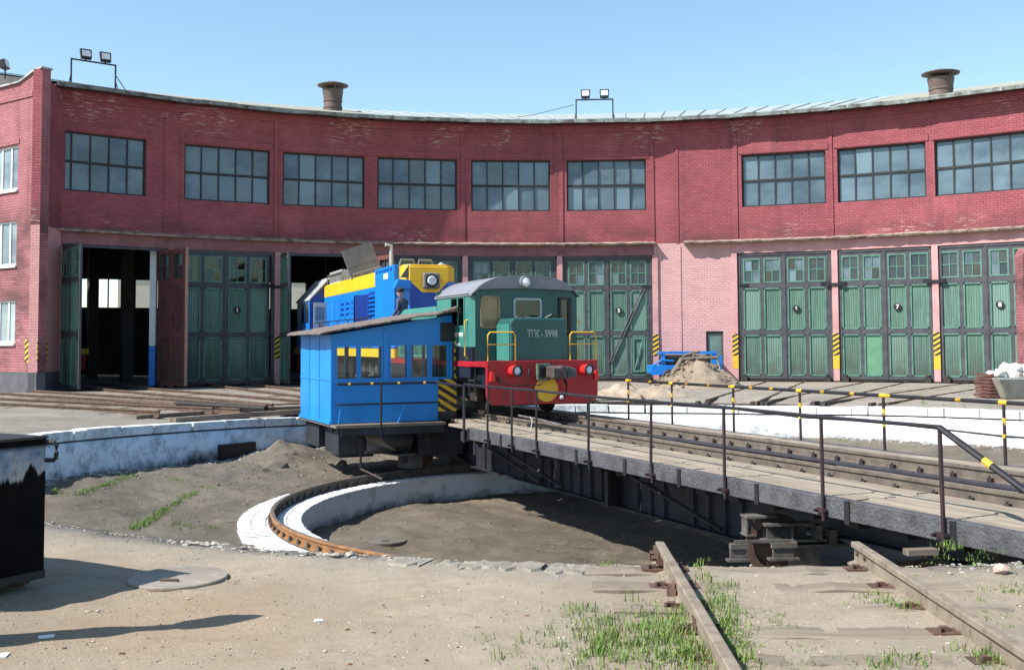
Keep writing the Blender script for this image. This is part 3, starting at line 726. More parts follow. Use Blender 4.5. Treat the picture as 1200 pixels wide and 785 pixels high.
# railings, far side
ZF = .755; bf = 2.1
ftops = [(688, 0), (736, 1), (787, 1), (859, 1), (937, 1), (1035, 1), (1176, 1), (1300, 1)]
fa = [on_deck(px, bf, ZF) for px, _ in ftops]
line = [(bf, a, ZF-(.0 if i else .0)) for i, a in enumerate(fa)]
m = MB(); m.tube(line[1:], .03, 8); m.ob('handrail', BLACK, TT, Mt)
m = MB(); yellow_bands(m, line[1:], .028, .75, .10, .08)
m = MB(); m.tube([(b, a, .28+(.04 if i % 2 else 0)) for i, (b, a, z) in enumerate(line)], .016, 6); m.ob('middle_rail', BLACK, TT, Mt)
m = MB()
for i, (b, a, z) in enumerate(line):
    mm = MB(); mm.tube([(bf+.01, a, -.44), (bf, a, ZF)], .024, 8); mm.ob('railing_post', RUSTPIPE, TT, Mt)
    for q, r_, z2 in (((bf+.005, a, .44), .026, (bf+.003, a, .54)), ((bf, a, .26), .027, (bf, a, .31)), ((bf,a-.07,ZF), .033, (bf,a+.07,ZF))): MB().tube([q, z2], r_, 8).ob('yellow_band', YEL, TT, Mt)
# ---- operator cabin
def wall_open(mb, x0, x1, z0, z1, y0, y1, ops, M=None):
    ops = sorted(ops)
    if not ops: return mb.box(x0, x1, y0, y1, z0, z1, M)
    zb = min(o[2] for o in ops); zt = max(o[3] for o in ops)
    mb.box(x0, x1, y0, y1, z0, zb, M); mb.box(x0, x1, y0, y1, zt, z1, M); cur = x0
    for (a, b, c, d) in ops:
        if a > cur: mb.box(cur, a, y0, y1, zb, zt, M)
        if c > zb: mb.box(a, b, y0, y1, zb, c, M)
        if d < zt: mb.box(a, b, y0, y1, d, zt, M)
        cur = b
    if cur < x1: mb.box(cur, x1, y0, y1, zb, zt, M)
    return mb
cx0, cx1, cy0, cy1 = -4.31, -1.44, 6.0, 9.04
zl, zr = 1.84, 2.30
def cabx(px):
    ax = Vector((-math.sin(TH), math.cos(TH), 0)); bx = Vector((math.cos(TH), math.sin(TH), 0))
    q = onplane(px, 430, PV+ax*cy0, ax); return (q-PV).dot(bx)
W1 = [(cabx(393.5), cabx(419), .82, 1.60), (cabx(421.5), cabx(448), .82, 1.60)]
W2 = [(cabx(456.5), cabx(478), .82, 1.62), (cabx(480.5), cabx(502), .82, 1.62), (cabx(505), cabx(525), .82, 1.62)]
m = MB(); wall_open(m, cx0, cx1, -.15, 1.82, cy0, cy0+.05, W1+W2)
m.prism([(cx0, 1.82), (cx1, 1.82), (cx1, zr), (cx0, zl)], cy0+.001, cy0+.05, 'y')
m.ob('front_wall', BLUE, TT, Mt)
m = MB(); BW = [(-4.1,-3.2,.80,1.68), (-3.1,-2.3,.80,1.68), (-2.2,-1.6,.80,1.68)]
wall_open(m, cx0, cx1, -.15, 1.82, cy1-.05, cy1, BW); m.prism([(cx0, 1.82), (cx1, 1.82), (cx1, zr), (cx0, zl)], cy1-.05, cy1-.001, 'y'); m.ob('back_wall', BLUE, TT, Mt)
m = MB(); m.box(cx0-.004, cx0+.04, cy0-.004, cy1, -.15, zl)
for q in (cy0+.02, cy0+1.1, cy0+2.1): m.box(cx0-.016, cx0-.004, q, q+.05, -.1, zl-.02)
m.box(cx0-.018, cx0-.004, cy0, cy1, .80, .83); m.box(cx0-.05, cx0-.004, cy0, cy1, -.17, -.10)
m.ob('outer_side_wall', BLUE, TT, Mt)
m = MB(); M2 = Mt @ Matrix(((0,-1,0,0),(1,0,0,0),(0,0,1,0),(0,0,0,1)))
mm = MB(); wall_open(mm, cy0+.05, cy1-.05, -.15, 2.24, 0, .04, [(cy0+.15, cy0+1.0, .8, 1.7), (cy0+1.1, cy0+1.9, .8, 1.7), (cy0+2.0, cy0+2.8, .8, 1.7)])
mm.ob('inner_side_wall', BLUE, TT, Mt @ T(cx1, 0, 0) @ Matrix(((0,-1,0,0),(1,0,0,0),(0,0,1,0),(0,0,0,1))))
m = MB(); m.box(cx0, cx1, cy0, cy1, -.16, -.152); m.ob('cabin_floor', SLEEPD, TT, Mt)
for (x0, x1, z0, z1) in W1+W2:
    m = MB(); f = .028
    m.box(x0, x0+f, cy0-.012, cy0+.03, z0, z1); m.box(x1-f, x1, cy0-.012, cy0+.03, z0, z1); m.box(x0+f, x1-f, cy0-.012, cy0+.03, z0, z0+f); m.box(x0+f, x1-f, cy0-.012, cy0+.03, z1-f, z1)
    fr = m.ob('cabin_window', BLUE, TT, Mt)
    m = MB(); m.box(x0+f, x1-f, cy0+.012, cy0+.018, z0+f, z1-f); m.ob('pane', CLEAR, fr)
m = MB(); x0 = W1[0][0]-.05; x1 = W2[-1][1]+.05
m.box(x0, x1, cy0-.02, cy0-.001, .76, .80); m.box(cabx(449.5), cabx(454.5), cy0-.02, cy0-.001, .8, 1.9); m.box(cx0-.01, cx0+.05, cy0-.012, cy0-.003, -.15, zl)
m.box(cx1-.05, cx1+.01, cy0-.012, cy0-.003, .4, zr-.05)
m.ob('cabin_trim', BLUE, TT, Mt)
# things seen inside the cabin: a control desk and a seat back
m = MB(); m.box(-3.9,-2.2,cy0+.15,cy0+.55,-.1,.72); m.ob('control_desk', BLACK, TT, Mt)
# roof of ragged felt on boards
vs = []; fs = []; nx, ny = 26, 12
for top in (1, 0):
    for i in range(nx+1):
        for j in range(ny+1):
            u = i/nx; v = j/ny; x = cx0-.33+(cx1+.10-cx0+.33)*u; y = cy0-.28+(cy1-cy0+.45)*v
            z = zl+.02+(zr-zl+.07)*u**.93+(.035 if top else 0)
            e = 1 if j == 0 or i in (0, nx) else 0
            x += .02*nz(i*.7, j*.7, 1, 4)*(1+2*e); y += .05*nz(i*.9, 3, 1, 7)*e; z += .02*nz(i*.8, j*.8, 1, 9)-(.018*e*(1+nz(i*1.3,1,1,2)))
            if i >= nx-2 and j <= 1: z += .05; 
            vs.append((x, y, z))
N_ = (nx+1)*(ny+1)
for i in range(nx):
    for j in range(ny):
        a = i*(ny+1)+j; fs.append((a, a+ny+1, a+ny+2, a+1)); fs.append((a+N_+1, a+ny+2+N_, a+ny+1+N_, a+N_))
bd = [(i, 0) for i in range(nx)]+[(nx, j) for j in range(ny)]+[(i, ny) for i in range(nx, 0, -1)]+[(0, j) for j in range(ny, 0, -1)]
for k in range(len(bd)):
    a = bd[k][0]*(ny+1)+bd[k][1]; b = bd[(k+1) % len(bd)]; b = b[0]*(ny+1)+b[1]; fs.append((a, a+N_, b+N_, b))
m = MB(); m.add(vs, fs); m.ob('cabin_roof', FELT, TT, Mt)
m = MB(); m.tube([(cx1+.1, cy0-.3, zr+.05), (cx1+.0, cy0-.32, zr+.13), (cx1-.35, cy0-.3, zr+.05)], [.05,.075,.03], 7); m.ob('felt_roll', FELT, TT, Mt)
# hazard board at the inner corner, black sheet above
m = MB(); xh = cabx(513); xe = cabx(532); m.box(xh, xe+.05, cy0-.03, cy0-.006, .05, .80); m.ob('hazard_board', HAZB, TT, Mt)
m = MB(); m.box(xh, xe+.05, cy0-.03, cy0-.006, -.15, .045); m.ob('black_skirt', BLACK, TT, Mt); m = MB(); m.box(cabx(516), xe+.02, cy0-.03, cy0-.014, 1.68, 2.12); m.ob('black_sheet', BLACK, TT, Mt)
m = MB(); m.box(xe-.0, xe+.06, cy0-.04, cy0-.0, .81, 1.7); m.ob('hazard_strip', HAZB, TT, Mt)
# platform below the cabin, its railing, tank and undergear
m = MB(); m.box(cx0-.02, -1.75, 5.52, cy1+.05, -.225, -.165); m.ob('platform', SLEEP, TT, Mt)
m = MB(); m.box(cx0+.1,-1.8,5.54,5.62,-.40,-.23); m.box(cx0+.1,-1.8,8.8,8.9,-.40,-.23); m.box(-3.9,-3.8,5.62,9,-.5,-.23); m.box(-2.4,-2.3,5.62,9,-.5,-.23); m.ob('platform_frame', STEELD, TT, Mt)
zr2 = .74
m = MB(); m.tube([(cx0+.0, 5.55, zr2), (-2.0, 5.55, zr2), (bt, aC+.1, zr2)], .026, 8); m.ob('handrail', BLACK, TT, Mt)
m = MB(); m.tube([(cx0+.0, 5.55, .29), (-1.9, 5.55, .29)], .02, 8); m.ob('middle_rail', BLACK, TT, Mt)
m = MB(); yellow_bands(m, [(cx0, 5.55, zr2), (-2.0, 5.55, zr2)], .026, .5, .055, .25)
m = MB(); m.tube([(cabx(438)+.03, 5.53, -.45), (cabx(438)+.03, 5.53, zr2)], .026, 8); m.ob('railing_post', BLACK, TT, Mt)
m = MB(); m.tube([(cx0+.05,5.6,-.16),(cx0+.1,5.56,.28)], .012, 6); m.tube([(-2.9,5.6,-.16),(-2.72,5.56,.26)], .014, 6); m.ob('railing_brace', BLUE, TT, Mt)
m = MB(); m.lathe([(.02,-.62),(.30,-.58),(.38,-.5),(.38,.5),(.30,.58),(.02,.62)], 28, T(-2.95, 6.3, -.52) @ Ry(math.pi/2)); me = m.mesh('air_tank', simple('dark_tank_paint', (.045,.047,.055), (.03,.03,.035), 3, rough=.35)); smooth_angle(me, 50); ob('air_tank', me, TT, Mt)
m = MB(); m.box(-4.15,-3.55,6.0,7.2,-.85,-.28); m.box(-3.9,-3.1,6.8,7.6,-1.0,-.3); m.box(-2.62,-2.45,6.1,6.2,-1.12,-.3); m.box(-2.3,-1.2,5.9,7.4,-.95,-.3)
m.box(-4.2,-1.7,7.6,8.9,-.8,-.3); m.ob('underfloor_box', STEELD, TT, Mt)
m = MB()
for k in range(14): m.tube([(-3.75+.02*k, 5.75, -.24), (-3.55+.022*k, 5.72, -.5), (-3.3+.03*k, 5.74, -.62-.012*k)], .010, 4)
m.ob('frayed_cable', LOG, TT, Mt)
m = MB(); m.tube([(-3.72, 5.7, -.4), (-3.72, 5.7, -1.15), (-3.35, 5.3, -1.35)], .03, 6); m.ob('step_hanger', RUSTPIPE, TT, Mt)
m = MB(); m.tube([(cx0+.05, 7.2, -.2), (cx0+.25, 6.9, -.5), (cx0+.1,6.3,-.28)], .018, 6); m.ob('hose', BLACK, TT, Mt)
# ================================================================== TEXT
def text_mesh(name, txt, size, mat, depth=.004, bold=.0):
    cu = bpy.data.curves.new(name, 'FONT'); cu.body = txt; cu.size = size; cu.extrude = depth; cu.align_x = 'CENTER'; cu.align_y = 'CENTER'; cu.offset = bold
    o = bpy.data.objects.new(name, cu); S.collection.objects.link(o); bpy.context.view_layer.update()
    me = bpy.data.meshes.new_from_object(o.evaluated_get(bpy.context.evaluated_depsgraph_get()))
    bpy.data.objects.remove(o); bpy.data.curves.remove(cu); me.name = name; me.materials.clear(); me.materials.append(mat); return me
UPR = Matrix.Rotation(math.pi/2, 4, 'X')          # text upright, facing -y
# ================================================================== GREEN LOCOMOTIVE
GL = thing('green_locomotive', 'green diesel shunter with red buffer beam and number 5998 on the turntable', 'locomotive', T(PV.x, PV.y, 0) @ Rz(TH) @ T(.0, 4.0, 0))
def rrect(x0, x1, z0, z1, r, n=5, corners=(1,1,1,1)):
    pts = []
    for ci, (cx, cz, a0) in enumerate(((x1-r, z0+r, -90), (x1-r, z1-r, 0), (x0+r, z1-r, 90), (x0+r, z0+r, 180))):
        if corners[ci]:
            for k in range(n+1): a = R_(a0+90*k/n); pts.append((cx+r*math.cos(a), cz+r*math.sin(a)))
        else:
            pts.append(((x1, z0), (x1, z1), (x0, z1), (x0, z0))[ci])
    return pts
m = MB(); m.prism(rrect(-1.37, 1.37, .27, 1.24, .22, 5, (1,0,0,1)), 0, .10, 'y'); m.box(-1.38, 1.38, .1, 8.0, 1.10, 1.22); m.ob('buffer_beam', TRED, GL, bevel=.012)
m = MB(); m.box(-1.2, 1.2, .12, 8.0, .62, 1.09); m.box(-1.36, -1.2, 1.0, 7.6, .85, 1.09); m.box(1.2, 1.36, 1.0, 7.6, .85, 1.09); m.ob('underframe', TDARK, GL)
m = MB(); m.box(-1.386,-1.365,.9,3.2,1.10,1.17); m.box(-1.386,-1.365,3.2,7.9,1.10,1.17); m.ob('red_sill', TRED, GL)
# short front hood
m = MB(); m.prism([(-.74,1.22),(.66,1.22),(.66,2.10),(.60,2.19),(-.66,2.19),(-.74,2.10)], .14, .95, 'y'); h = m.ob('front_hood', TGREEN, GL, bevel=.035)
me = text_mesh('number', 'ТГК - 5998', .20, GREYP, .003, .003); ob('number_lettering', me, h, T(.04, .133, 1.83) @ UPR @ Matrix.Diagonal((.80,1.1,1,1)))
m = MB(); m.box(-.755,-.742,.2,.9,1.24,2.06); m.ob('hood_side_panel', TGREENL, h)
m = MB(); m.tube([(-.5,.4,2.19),(-.45,.35,2.24),(-.35,.35,2.24),(-.3,.4,2.19)], .015, 6); m.ob('hood_fitting', GREASE, h); m = MB(); m.tube([(.3,.5,2.2),(.4,.4,2.27),(.55,.45,2.25),(.6,.6,2.2)], .03, 6); m.lathe([(.05,0),(.06,.05),(.03,.09)], 10, T(.45,.6,2.19)); m.ob('hood_fitting', GREASE, h)
# cab
CX = 1.36; c0, c1 = .95, 3.25
m = MB()
wall_open(m, -CX+.10, CX-.06, 1.22, 2.74, c0, c0+.05, [(-1.12,-.66,1.98,2.70), (-.30,.40,2.2,2.66), (.85,1.16,1.86,2.68)])
# curved top of the front wall
top = [(-CX+.1,2.74)]+[(x, 2.74+.36*(1-(abs(x)/1.36)**4)) for x in [-1.2+2.4*k/14 for k in range(15)]]+[(CX-.06,2.74)]
m.prism(top[::-1], c0, c0+.05, 'y')
m.ob('cab_front_wall', TGREEN, GL)
m = MB(); m.prism([(-CX,c0+.13),(-CX+.1,c0),(-CX+.13,c0+.05),(-CX+.03,c0+.15)], 1.55, 2.76, 'z'); m.box(-CX,-CX+.04,c0+.13,c0+.42,1.55,2.76); m.box(-CX,-CX+.04,c0+1.3,c1,1.55,2.76); m.box(-CX,-CX+.04,c0+.42,c0+1.3,1.55,2.02); m.box(-CX,-CX+.04,c0+.42,c0+1.3,2.68,2.76); m.ob('cab_side_wall', TGREENL, GL)
m = MB(); m.box(-CX+.004,-CX+.05,c0+.1,c1,1.22,1.55); m.box(-CX+.01,-CX+.1,c0+.004,c0+.1,1.22,1.55); m.ob('cab_skirt', TDARK, GL)
m = MB(); m.box(CX-.04,CX,c0+.06,c1,1.22,2.76); m.box(-CX,CX,c1-.05,c1,1.22,2.9); m.ob('cab_wall', TGREEN, GL)
m = MB(); m.box(-1.3,1.3,c0+.05,c1-.05,1.22,1.26); m.box(-1.0,-.3,c0+.8,c0+1.6,1.26,1.95); m.box(.2,.9,c0+1.0,c0+1.5,1.26,2.2); m.ob('cab_interior', simple('cab_interior_ochre', (.16,.12,.06), (.1,.08,.05), 3), GL)
# roof: arched sheet
nx = 18; prof = []
for k in range(nx+1):
    x = -1.385+2.77*k/nx; prof.append((x, 2.76+.43*(1-(abs(x)/1.385)**3.2)))
pts = prof+[(x, z-.045) for x, z in prof[::-1]]
m = MB(); vs = []; fs = []
for y in (c0-.07, c0+.02, (c0+c1)/2, c1+.08):
    dz = -.015 if y == c0-.07 else 0
    for (x, z) in pts: vs.append((x, y, z+dz))
n = len(pts)
for i in range(3):
    for k in range(n): a = i*n+k; b = i*n+(k+1) % n; fs.append((a, a+n, b+n, b))
for k in range(nx):
    a, b, c, d_ = k, k+1, n-2-k, n-1-k; fs.append((a, b, c, d_)); o3 = 3*n; fs.append((o3+d_, o3+c, o3+b, o3+a))
m.add(vs, fs); me = m.mesh('cab_roof', TROOF); smooth_angle(me, 35); rf = ob('cab_roof', me, GL)
# deep front visor of the roof (grey painted band over the windows)
vis = [(x, z+.004) for x, z in prof if abs(x) < 1.38]; low = [(x, min(z-.02, 2.84+.05*(1-(x/1.4)**2))) for x, z in vis]
m = MB(); m.prism((vis+low[::-1])[::-1], c0-.085, c0-.073, 'y'); m.ob('roof_visor', TROOF, rf)
m = MB(); m.tube([(-1.39, c0+.1, 2.765), (-1.39, c1, 2.765)], .015, 6); m.tube([(1.39, c0+.1, 2.765), (1.39, c1, 2.765)], .015, 6); m.ob('rain_gutter', TROOF, rf)
# windows
def rwin(x0, x1, z0, z1, y, glass, frame=BLACK, r=.08, parent=GL, w=.035):
    o_ = rrect(x0-.01, x1+.01, z0-.01, z1+.01, r); i_ = rrect(x0+w, x1-w, z0+w, z1-w, r*.7); n = len(o_)
    vs = [(x, y-.02, z) for x, z in o_]+[(x, y-.02, z) for x, z in i_]+[(x, y+.03, z) for x, z in o_]+[(x, y+.03, z) for x, z in i_]; fs = []
    for k in range(n):
        b = (k+1) % n; fs += [(k, b, n+b, n+k), (n+k, n+b, 3*n+b, 3*n+k), (b, k, 2*n+k, 2*n+b)]
    f = MB().add(vs, fs).ob('cab_window', frame, parent)
    g = MB(); g.prism(i_, y+.01, y+.014, 'y'); g.ob('pane', glass, f); return f
rwin(-1.12,-.66,1.98,2.70, c0, AMBER, simple('ochre_window_frame', (.30,.24,.12), (.16,.13,.08), 6)); rwin(-.30,.40,2.2,2.66, c0, CLEAR, LGREY)
m = MB(); m.box(.85,.90,c0-.05,c0+.02,1.80,2.70); m.box(1.10,1.18,c0-.03,c0+.02,1.80,2.70); m.box(.90,1.10,c0-.03,c0+.02,1.80,1.90); m.box(.90,1.10,c0-.03,c0+.02,2.64,2.70); f = m.ob('cab_window', BLACK, GL)
MB().box(.90,1.10,c0+.005,c0+.01,1.9,2.64).ob('pane', CLEAR, f)
m = MB(); m.box(-CX-.012,-CX+.03,c0+.40,c0+.45,1.52,2.70); m.box(-CX-.012,-CX+.03,c0+1.28,c0+1.33,1.52,2.70); m.box(-CX-.012,-CX+.02,c0+.82,c0+.87,2.02,2.68); m.box(-CX-.012,-CX+.02,c0+.45,c0+1.28,2.0,2.04); f = m.ob('side_window', TGREENL, GL)
MB().box(-CX+.012,-CX+.016,c0+.87,c0+1.28,2.04,2.68).ob('pane', CLEAR, f)
# small white letter blocks on the cab side (too small to read)
sidetxt = Matrix(((0,0,-1,-CX-.004),(-1,0,0,0),(0,1,0,0),(0,0,0,1)))
for (yy, zz, s, tx) in ((c0+.82, 1.82, .13, 'ВЖТ  ВКЗ'), (c0+.9, 1.60, .08, 'ТГК-5998')):
    me = text_mesh('side_lettering', tx, s, WHITEP, .002, .004); ob('side_lettering', me, GL, T(-CX-.003, yy, zz) @ Rz(-math.pi/2) @ UPR)
# headlamp in the roof
m = MB(); m.lathe([(.03,-.12),(.13,-.12),(.145,-.02),(.145,.10),(.125,.105),(.12,.05),(.02,.0)], 24, T(-.05, c0-.05, 3.04) @ Rx(math.pi/2)); me = m.mesh('headlamp', TROOF); smooth_angle(me); hl = ob('headlamp', me, GL)
m = MB(); m.lathe([(.12,.05),(.115,.095),(.08,.11),(.0,.115)], 24, T(-.05, c0-.05, 3.04) @ Rx(math.pi/2)); ob('lamp_glass', m.mesh('lamp_glass', LAMP, True), hl)
for x in (-.76, 1.02):
    M = T(x, -.0, 1.02) @ Rz(.18) @ Rx(math.pi/2)
    m = MB(); m.lathe([(.02,-.02),(.115,-.02),(.125,.10),(.125,.20),(.11,.20),(.105,.12)], 24, M); hm = m.mesh('marker_lamp', simple('bright_red_paint', (.75,.03,.03), (.6,.02,.02), 4, rough=.3)); smooth_angle(hm); l = ob('marker_lamp', hm, GL)
    m = MB(); m.lathe([(.127,.17),(.13,.215),(.10,.215),(.10,.18)], 24, M); m.ob('lamp_rim', BLACK, l)
    m = MB(); m.lathe([(.105,.15),(.10,.18),(.06,.2),(.0,.205)], 24, M); ob('lamp_glass', m.mesh('lamp_glass', LAMP, True), l)
for x in (-1.27, 1.31):
    m = MB(); m.prism([(x-.06,.80),(x+.06,.80),(x+.03,1.0),(x-.03,1.0)], -.07, 0, 'y'); m.ob('tail_lamp', bpy.data.materials['bright_red_paint'], GL)
m = MB(); m.lathe([(.0,.0),(.28,0),(.28,.012),(.0,.012)], 36, T(.07, 0, .60) @ Rx(math.pi/2)); m.ob('yellow_disc', YEL, GL)
# automatic coupler
m = MB(); m.box(-.20,.14,-.10,.0,.80,1.17); m.ob('coupler_housing', simple('pale_green_casting', (.10,.16,.11), (.03,.05,.04), 8), GL, bevel=.02)
m = MB(); m.box(-.15,.07,-.115,-.10,.86,1.10); m.ob('coupler_shade_plate', BLACK, GL)  # flat black plate painting the shade of the recess
m = MB(); m.prism([(-.02,-.12),(.05,-.42),(.10,-.58),(.18,-.62),(.30,-.55),(.36,-.30),(.44,-.12)], .84, 1.13, 'z'); m.prism([(.02,-.45),(-.12,-.55),(-.10,-.72),(.12,-.66)], .84, 1.08, 'z'); m.ob('coupler_head', COUPL, GL, bevel=.05)
m = MB(); m.prism([(.38,.84),(.62,.88),(.60,1.06),(.36,1.12)], -.42, -.30, 'y'); m.ob('coupler_guard', simple('grey_casting', (.10,.10,.115), (.06,.06,.07), 6), GL, bevel=.02)
m = MB(); m.tube([(.42,-.08,.95),(.46,-.22,.7),(.46,-.20,.5),(.40,-.12,.36)], .028, 8); m.ob('brake_hose', BLACK, GL)
m = MB(); m.tube([(-.36,-.02,1.06),(-.40,-.03,.82)], .022, 6); m.tube([(-.02,-.2,.86),(-.12,-.08,.7),(-.75,-.05,.70),(-.95,-.05,.74)], .016, 6); m.tube([(-1.08,-.04,.76),(-1.12,-.05,.92)], .03, 6); m.ob('uncoupling_lever', GREASE, GL)
m = MB(); m.lathe([(.04,0),(.05,.05),(.02,.08)], 10, T(.38,-.14,.38)); m.ob('hose_coupling', WHITE, GL)
# handrails
for x in (-1.0, 1.02):
    w_ = .33; m = MB(); m.tube([(x-w_, .05, 1.20), (x-w_, .05, 1.80), (x-w_+.05, .05, 1.87), (x+w_-.05, .05, 1.87), (x+w_, .05, 1.80), (x+w_, .05, 1.20)], .017, 8); m.tube([(x-w_,.05,1.60),(x+w_,.05,1.60)], .013, 8); m.ob('front_handrail', YEL, GL)
for x, y in ((-CX-.07, c0+.22), (CX+.06, c0+.05)):
    m = MB(); s = 1 if x < 0 else -1; m.tube([(x+s*.07,y,2.17),(x,y,2.13),(x,y,1.35),(x+s*.07,y,1.28)], .018, 8); m.ob('side_handrail', YEL, GL)
# rear hood, louvres, wheels
m = MB(); m.prism([(-.85,1.22),(.85,1.22),(.85,2.40),(.68,2.62),(-.68,2.62),(-.85,2.40)], c1, 7.9, 'y'); h = m.ob('rear_hood', TGREENL, GL, bevel=.06)
for k in range(5): MB().box(-.865,-.852,c1+.3+k*.85,c1+1.0+k*.85,1.35,2.25).ob('hood_door', TGREEN, h)
m = MB()
for k in range(30): m.box(-.09+.0,.09,0,.045,0,.012, T(0,0,0)); break
whm = MB().lathe([(.10,-.10),(.44,-.05),(.45,.03),(.48,.04),(.49,.07),(.40,.075),(.38,.03),(.14,.03),(.12,.12),(.0,.13)], 32, Ry(-math.pi/2)).mesh('wheel', GREASE); smooth_angle(whm)
for y in (1.6, 6.4):
    for s in (-1, 1): ob('wheel', whm, GL, T(s*.80, y, .46) @ (Matrix.Identity(4) if s < 0 else Rz(math.pi)))
for y in (1.6, 6.4):
    MB().tube([(-.85,y,.46),(.85,y,.46)], .09, 12).ob('axle', GREASE, GL)
    for s in (-1, 1): MB().box(s*1.0-.08, s*1.0+.08, y-.3, y+.3, .3, .8).ob('axle_box', GREASE, GL)
MB().box(-.9,.9,2.6,5.4,.35,.62).ob('fuel_tank', TDARK, GL)
for s in (-1,1):
    m = MB(); m.box(s*1.3-.06,s*1.3+.06,.75,1.15,.45,.48); m.box(s*1.3-.06,s*1.3+.06,.75,1.15,.78,.81); m.box(s*1.34-.01,s*1.34+.01,.75,.78,.45,1.1); m.box(s*1.34-.01,s*1.34+.01,1.12,1.15,.45,1.1); m.ob('cab_step', GREASE, GL)
# ================================================================== BLUE AND YELLOW LOCOMOTIVE
PHB = R_(-20.7)
def build_blue(label, M, full=True):
    L = thing('blue_locomotive', label, 'locomotive', M)
    HW = .88; z0, zs, zt = 1.52, 3.60, 4.12
    m = MB(); m.box(-1.45,1.45,-1.1,17.0,1.25,1.50); m.ob('frame', BLUE_D, L)
    m = MB(); m.box(-1.47,-1.452,-1.1,17.0,1.24,1.51); m.box(1.452,1.47,-1.1,17.0,1.24,1.51); m.box(-1.45,1.45,-1.12,-1.102,1.24,1.51); m.box(-1.45,1.45,17.002,17.02,1.24,1.51); m.ob('frame_stripe', LYEL, L)
    MB().box(-1.3,1.3,-1.25,-1.12,.55,1.22).ob('buffer_beam', TRED, L); MB().box(-1.3,1.3,17.02,17.15,.5,1.22).ob('buffer_beam', TRED, L)
    # hood body
    plan = [(-.70,0),(.55,0),(HW,.42),(HW,13.0),(-HW,13.0),(-HW,.22)]
    m = MB(); m.prism(plan, z0, zs, 'z'); m.ob('hood', BLUE_L, L, bevel=.015)
    m = MB(); plan2 = [(-.70,.0),(.55,0),(HW,.42),(HW,13.0),(-HW,13.0),(-HW,.22)]
    m.prism(plan2, zs+.002, zt-.06, 'z'); m.prism([(a*.94, max(.03,b)) for a, b in plan2], zt-.06, zt, 'z'); m.ob('hood_top', LYEL, L, bevel=.02)
    m = MB(); m.prism([(.55,zs+.0),(.70*.0+.22,3.25),(-.30,3.25),(-.70,zs)][::-1], -.008, .01, 'y'); m.ob('yellow_chevron', LYEL, L)
    m = MB(); m.prism([(-.69,z0),(.54,z0),(.54,zs),(.54,zs),(.22,3.25),(-.30,3.25),(-.69,zs)], -.004, .004, 'y'); m.ob('front_shade_panel', BLUE_D, L)  # added plate, darker blue paints the shade on the hood end
    m = MB(); m.box(-.30,.24,-.16,0,3.36,3.86); hl = m.ob('headlamp_box', HATCH, L, bevel=.06)
    m = MB(); m.lathe([(.21,.0),(.21,.02),(.19,.02)], 24, T(-.03,-.162,3.61) @ Rx(math.pi/2)); m.ob('lamp_recess', BLACK, hl); m = MB(); m.lathe([(.15,.015),(.13,.06),(.07,.04),(.0,.03)], 24, T(-.03,-.162,3.61) @ Rx(math.pi/2)); ob('lamp_glass', m.mesh('lamp_glass', LAMP, True), hl)
    # blue cooler block at the front of the side
    m = MB(); m.box(-1.06,-HW-.002,.55,3.1,z0,4.14); m.ob('cooler_block', BLUE_L, L, bevel=.02)
    m = MB(); m.box(-1.07,-1.061,1.3,1.85,3.74,3.92); m.ob('number_plate', WHITE, L)
    for k in range(6): MB().box(-1.08,-1.062,.8+.38*k,1.02+.38*k,4.0,4.05).ob('vent_slot', BLUE_D, L)
    m = MB(); m.prism([(-1.2,3.35),(-.66,3.35),(-.66,3.62),(-1.05,3.66)], -.02, .40, 'y'); m.ob('corner_box', BLUE_L, L, bevel=.01)
    m = MB(); m.prism([(-.98,3.70),(-.70,3.70),(-.72,4.10)], .02, .10, 'y'); m.ob('corner_window', GLASS_D, L)
    # side doors and louvres
    lw = MB()
    for k in range(11): lw.add([(-1.07,0,.15*k),(-1.0,0,.15*k+.10),(-1.0,1.1,.15*k+.10),(-1.07,1.1,.15*k)], [(0,1,2,3),(3,2,1,0)])
    o = lw.ob('louvre', BLUE_L, L, T(.06,3.35,1.75)); MB().box(-.93,-.885,3.3,4.5,1.65,3.45).ob('louvre_frame', BLUE_D, L)
    y = 4.65
    for k in range(8):
        if k == 0:
            MB().box(-.90,-.884,y,y+.95,1.6,3.4).ob('doorway_shade_sheet', BLACK, L)  # black sheet painting the shade inside the open side doorway
            d1 = MB().box(0,.03,0,.46,0,1.75).ob('open_door', BLUE_D, L, T(-.92,y,1.62) @ Rz(1.25)); MB().box(0,.03,0,.46,0,1.75).ob('open_door', BLUE_L, L, T(-.92,y+.98,1.62) @ Rz(2.2))
            m = MB(); [m.tube([(-.93,y+.3+.08*j,1.8+.4*j),(-.97,y+.6,2.0+.35*j)], .05, 6) for j in range(4)]; m.ob('engine_pipes', GREASE, L)
        elif k < 8:
            d = MB(); d.box(-.905,-.884,y+.02,y+.93,1.62,3.42); dd = d.ob('hood_door', BLUE_L, L, bevel=.008)
            if 1 <= k <= 4:
                v = MB()
                for a in range(3):
                    for b in range(3): v.add([(-.925,y+.2+.2*a,2.75+.2*b),(-.906,y+.2+.2*a,2.84+.2*b),(-.906,y+.34+.2*a,2.84+.2*b),(-.925,y+.34+.2*a,2.75+.2*b)], [(0,1,2,3),(3,2,1,0)])
                v.ob('door_vents', BLUE_D, dd)
            else: MB().box(-.93,-.906,y+.8,y+.86,2.3,2.42).ob('handle', BLACK, dd)
        y += 1.0
    # cab
    y0, y1 = 13.002, 16.2
    ye, ze = 1.47, 3.52
    m = MB(); prof = [(-ye,z0),(ye,z0),(ye,ze),(.62,4.42),(-.62,4.42),(-ye,ze)]
    wall_open(m, -ye, -HW, z0, ze, y0, y0+.06, [(-ye+.12,-HW-.06,2.75,3.45)]); m.box(-HW, ye, y0, y0+.06, z0, ze)
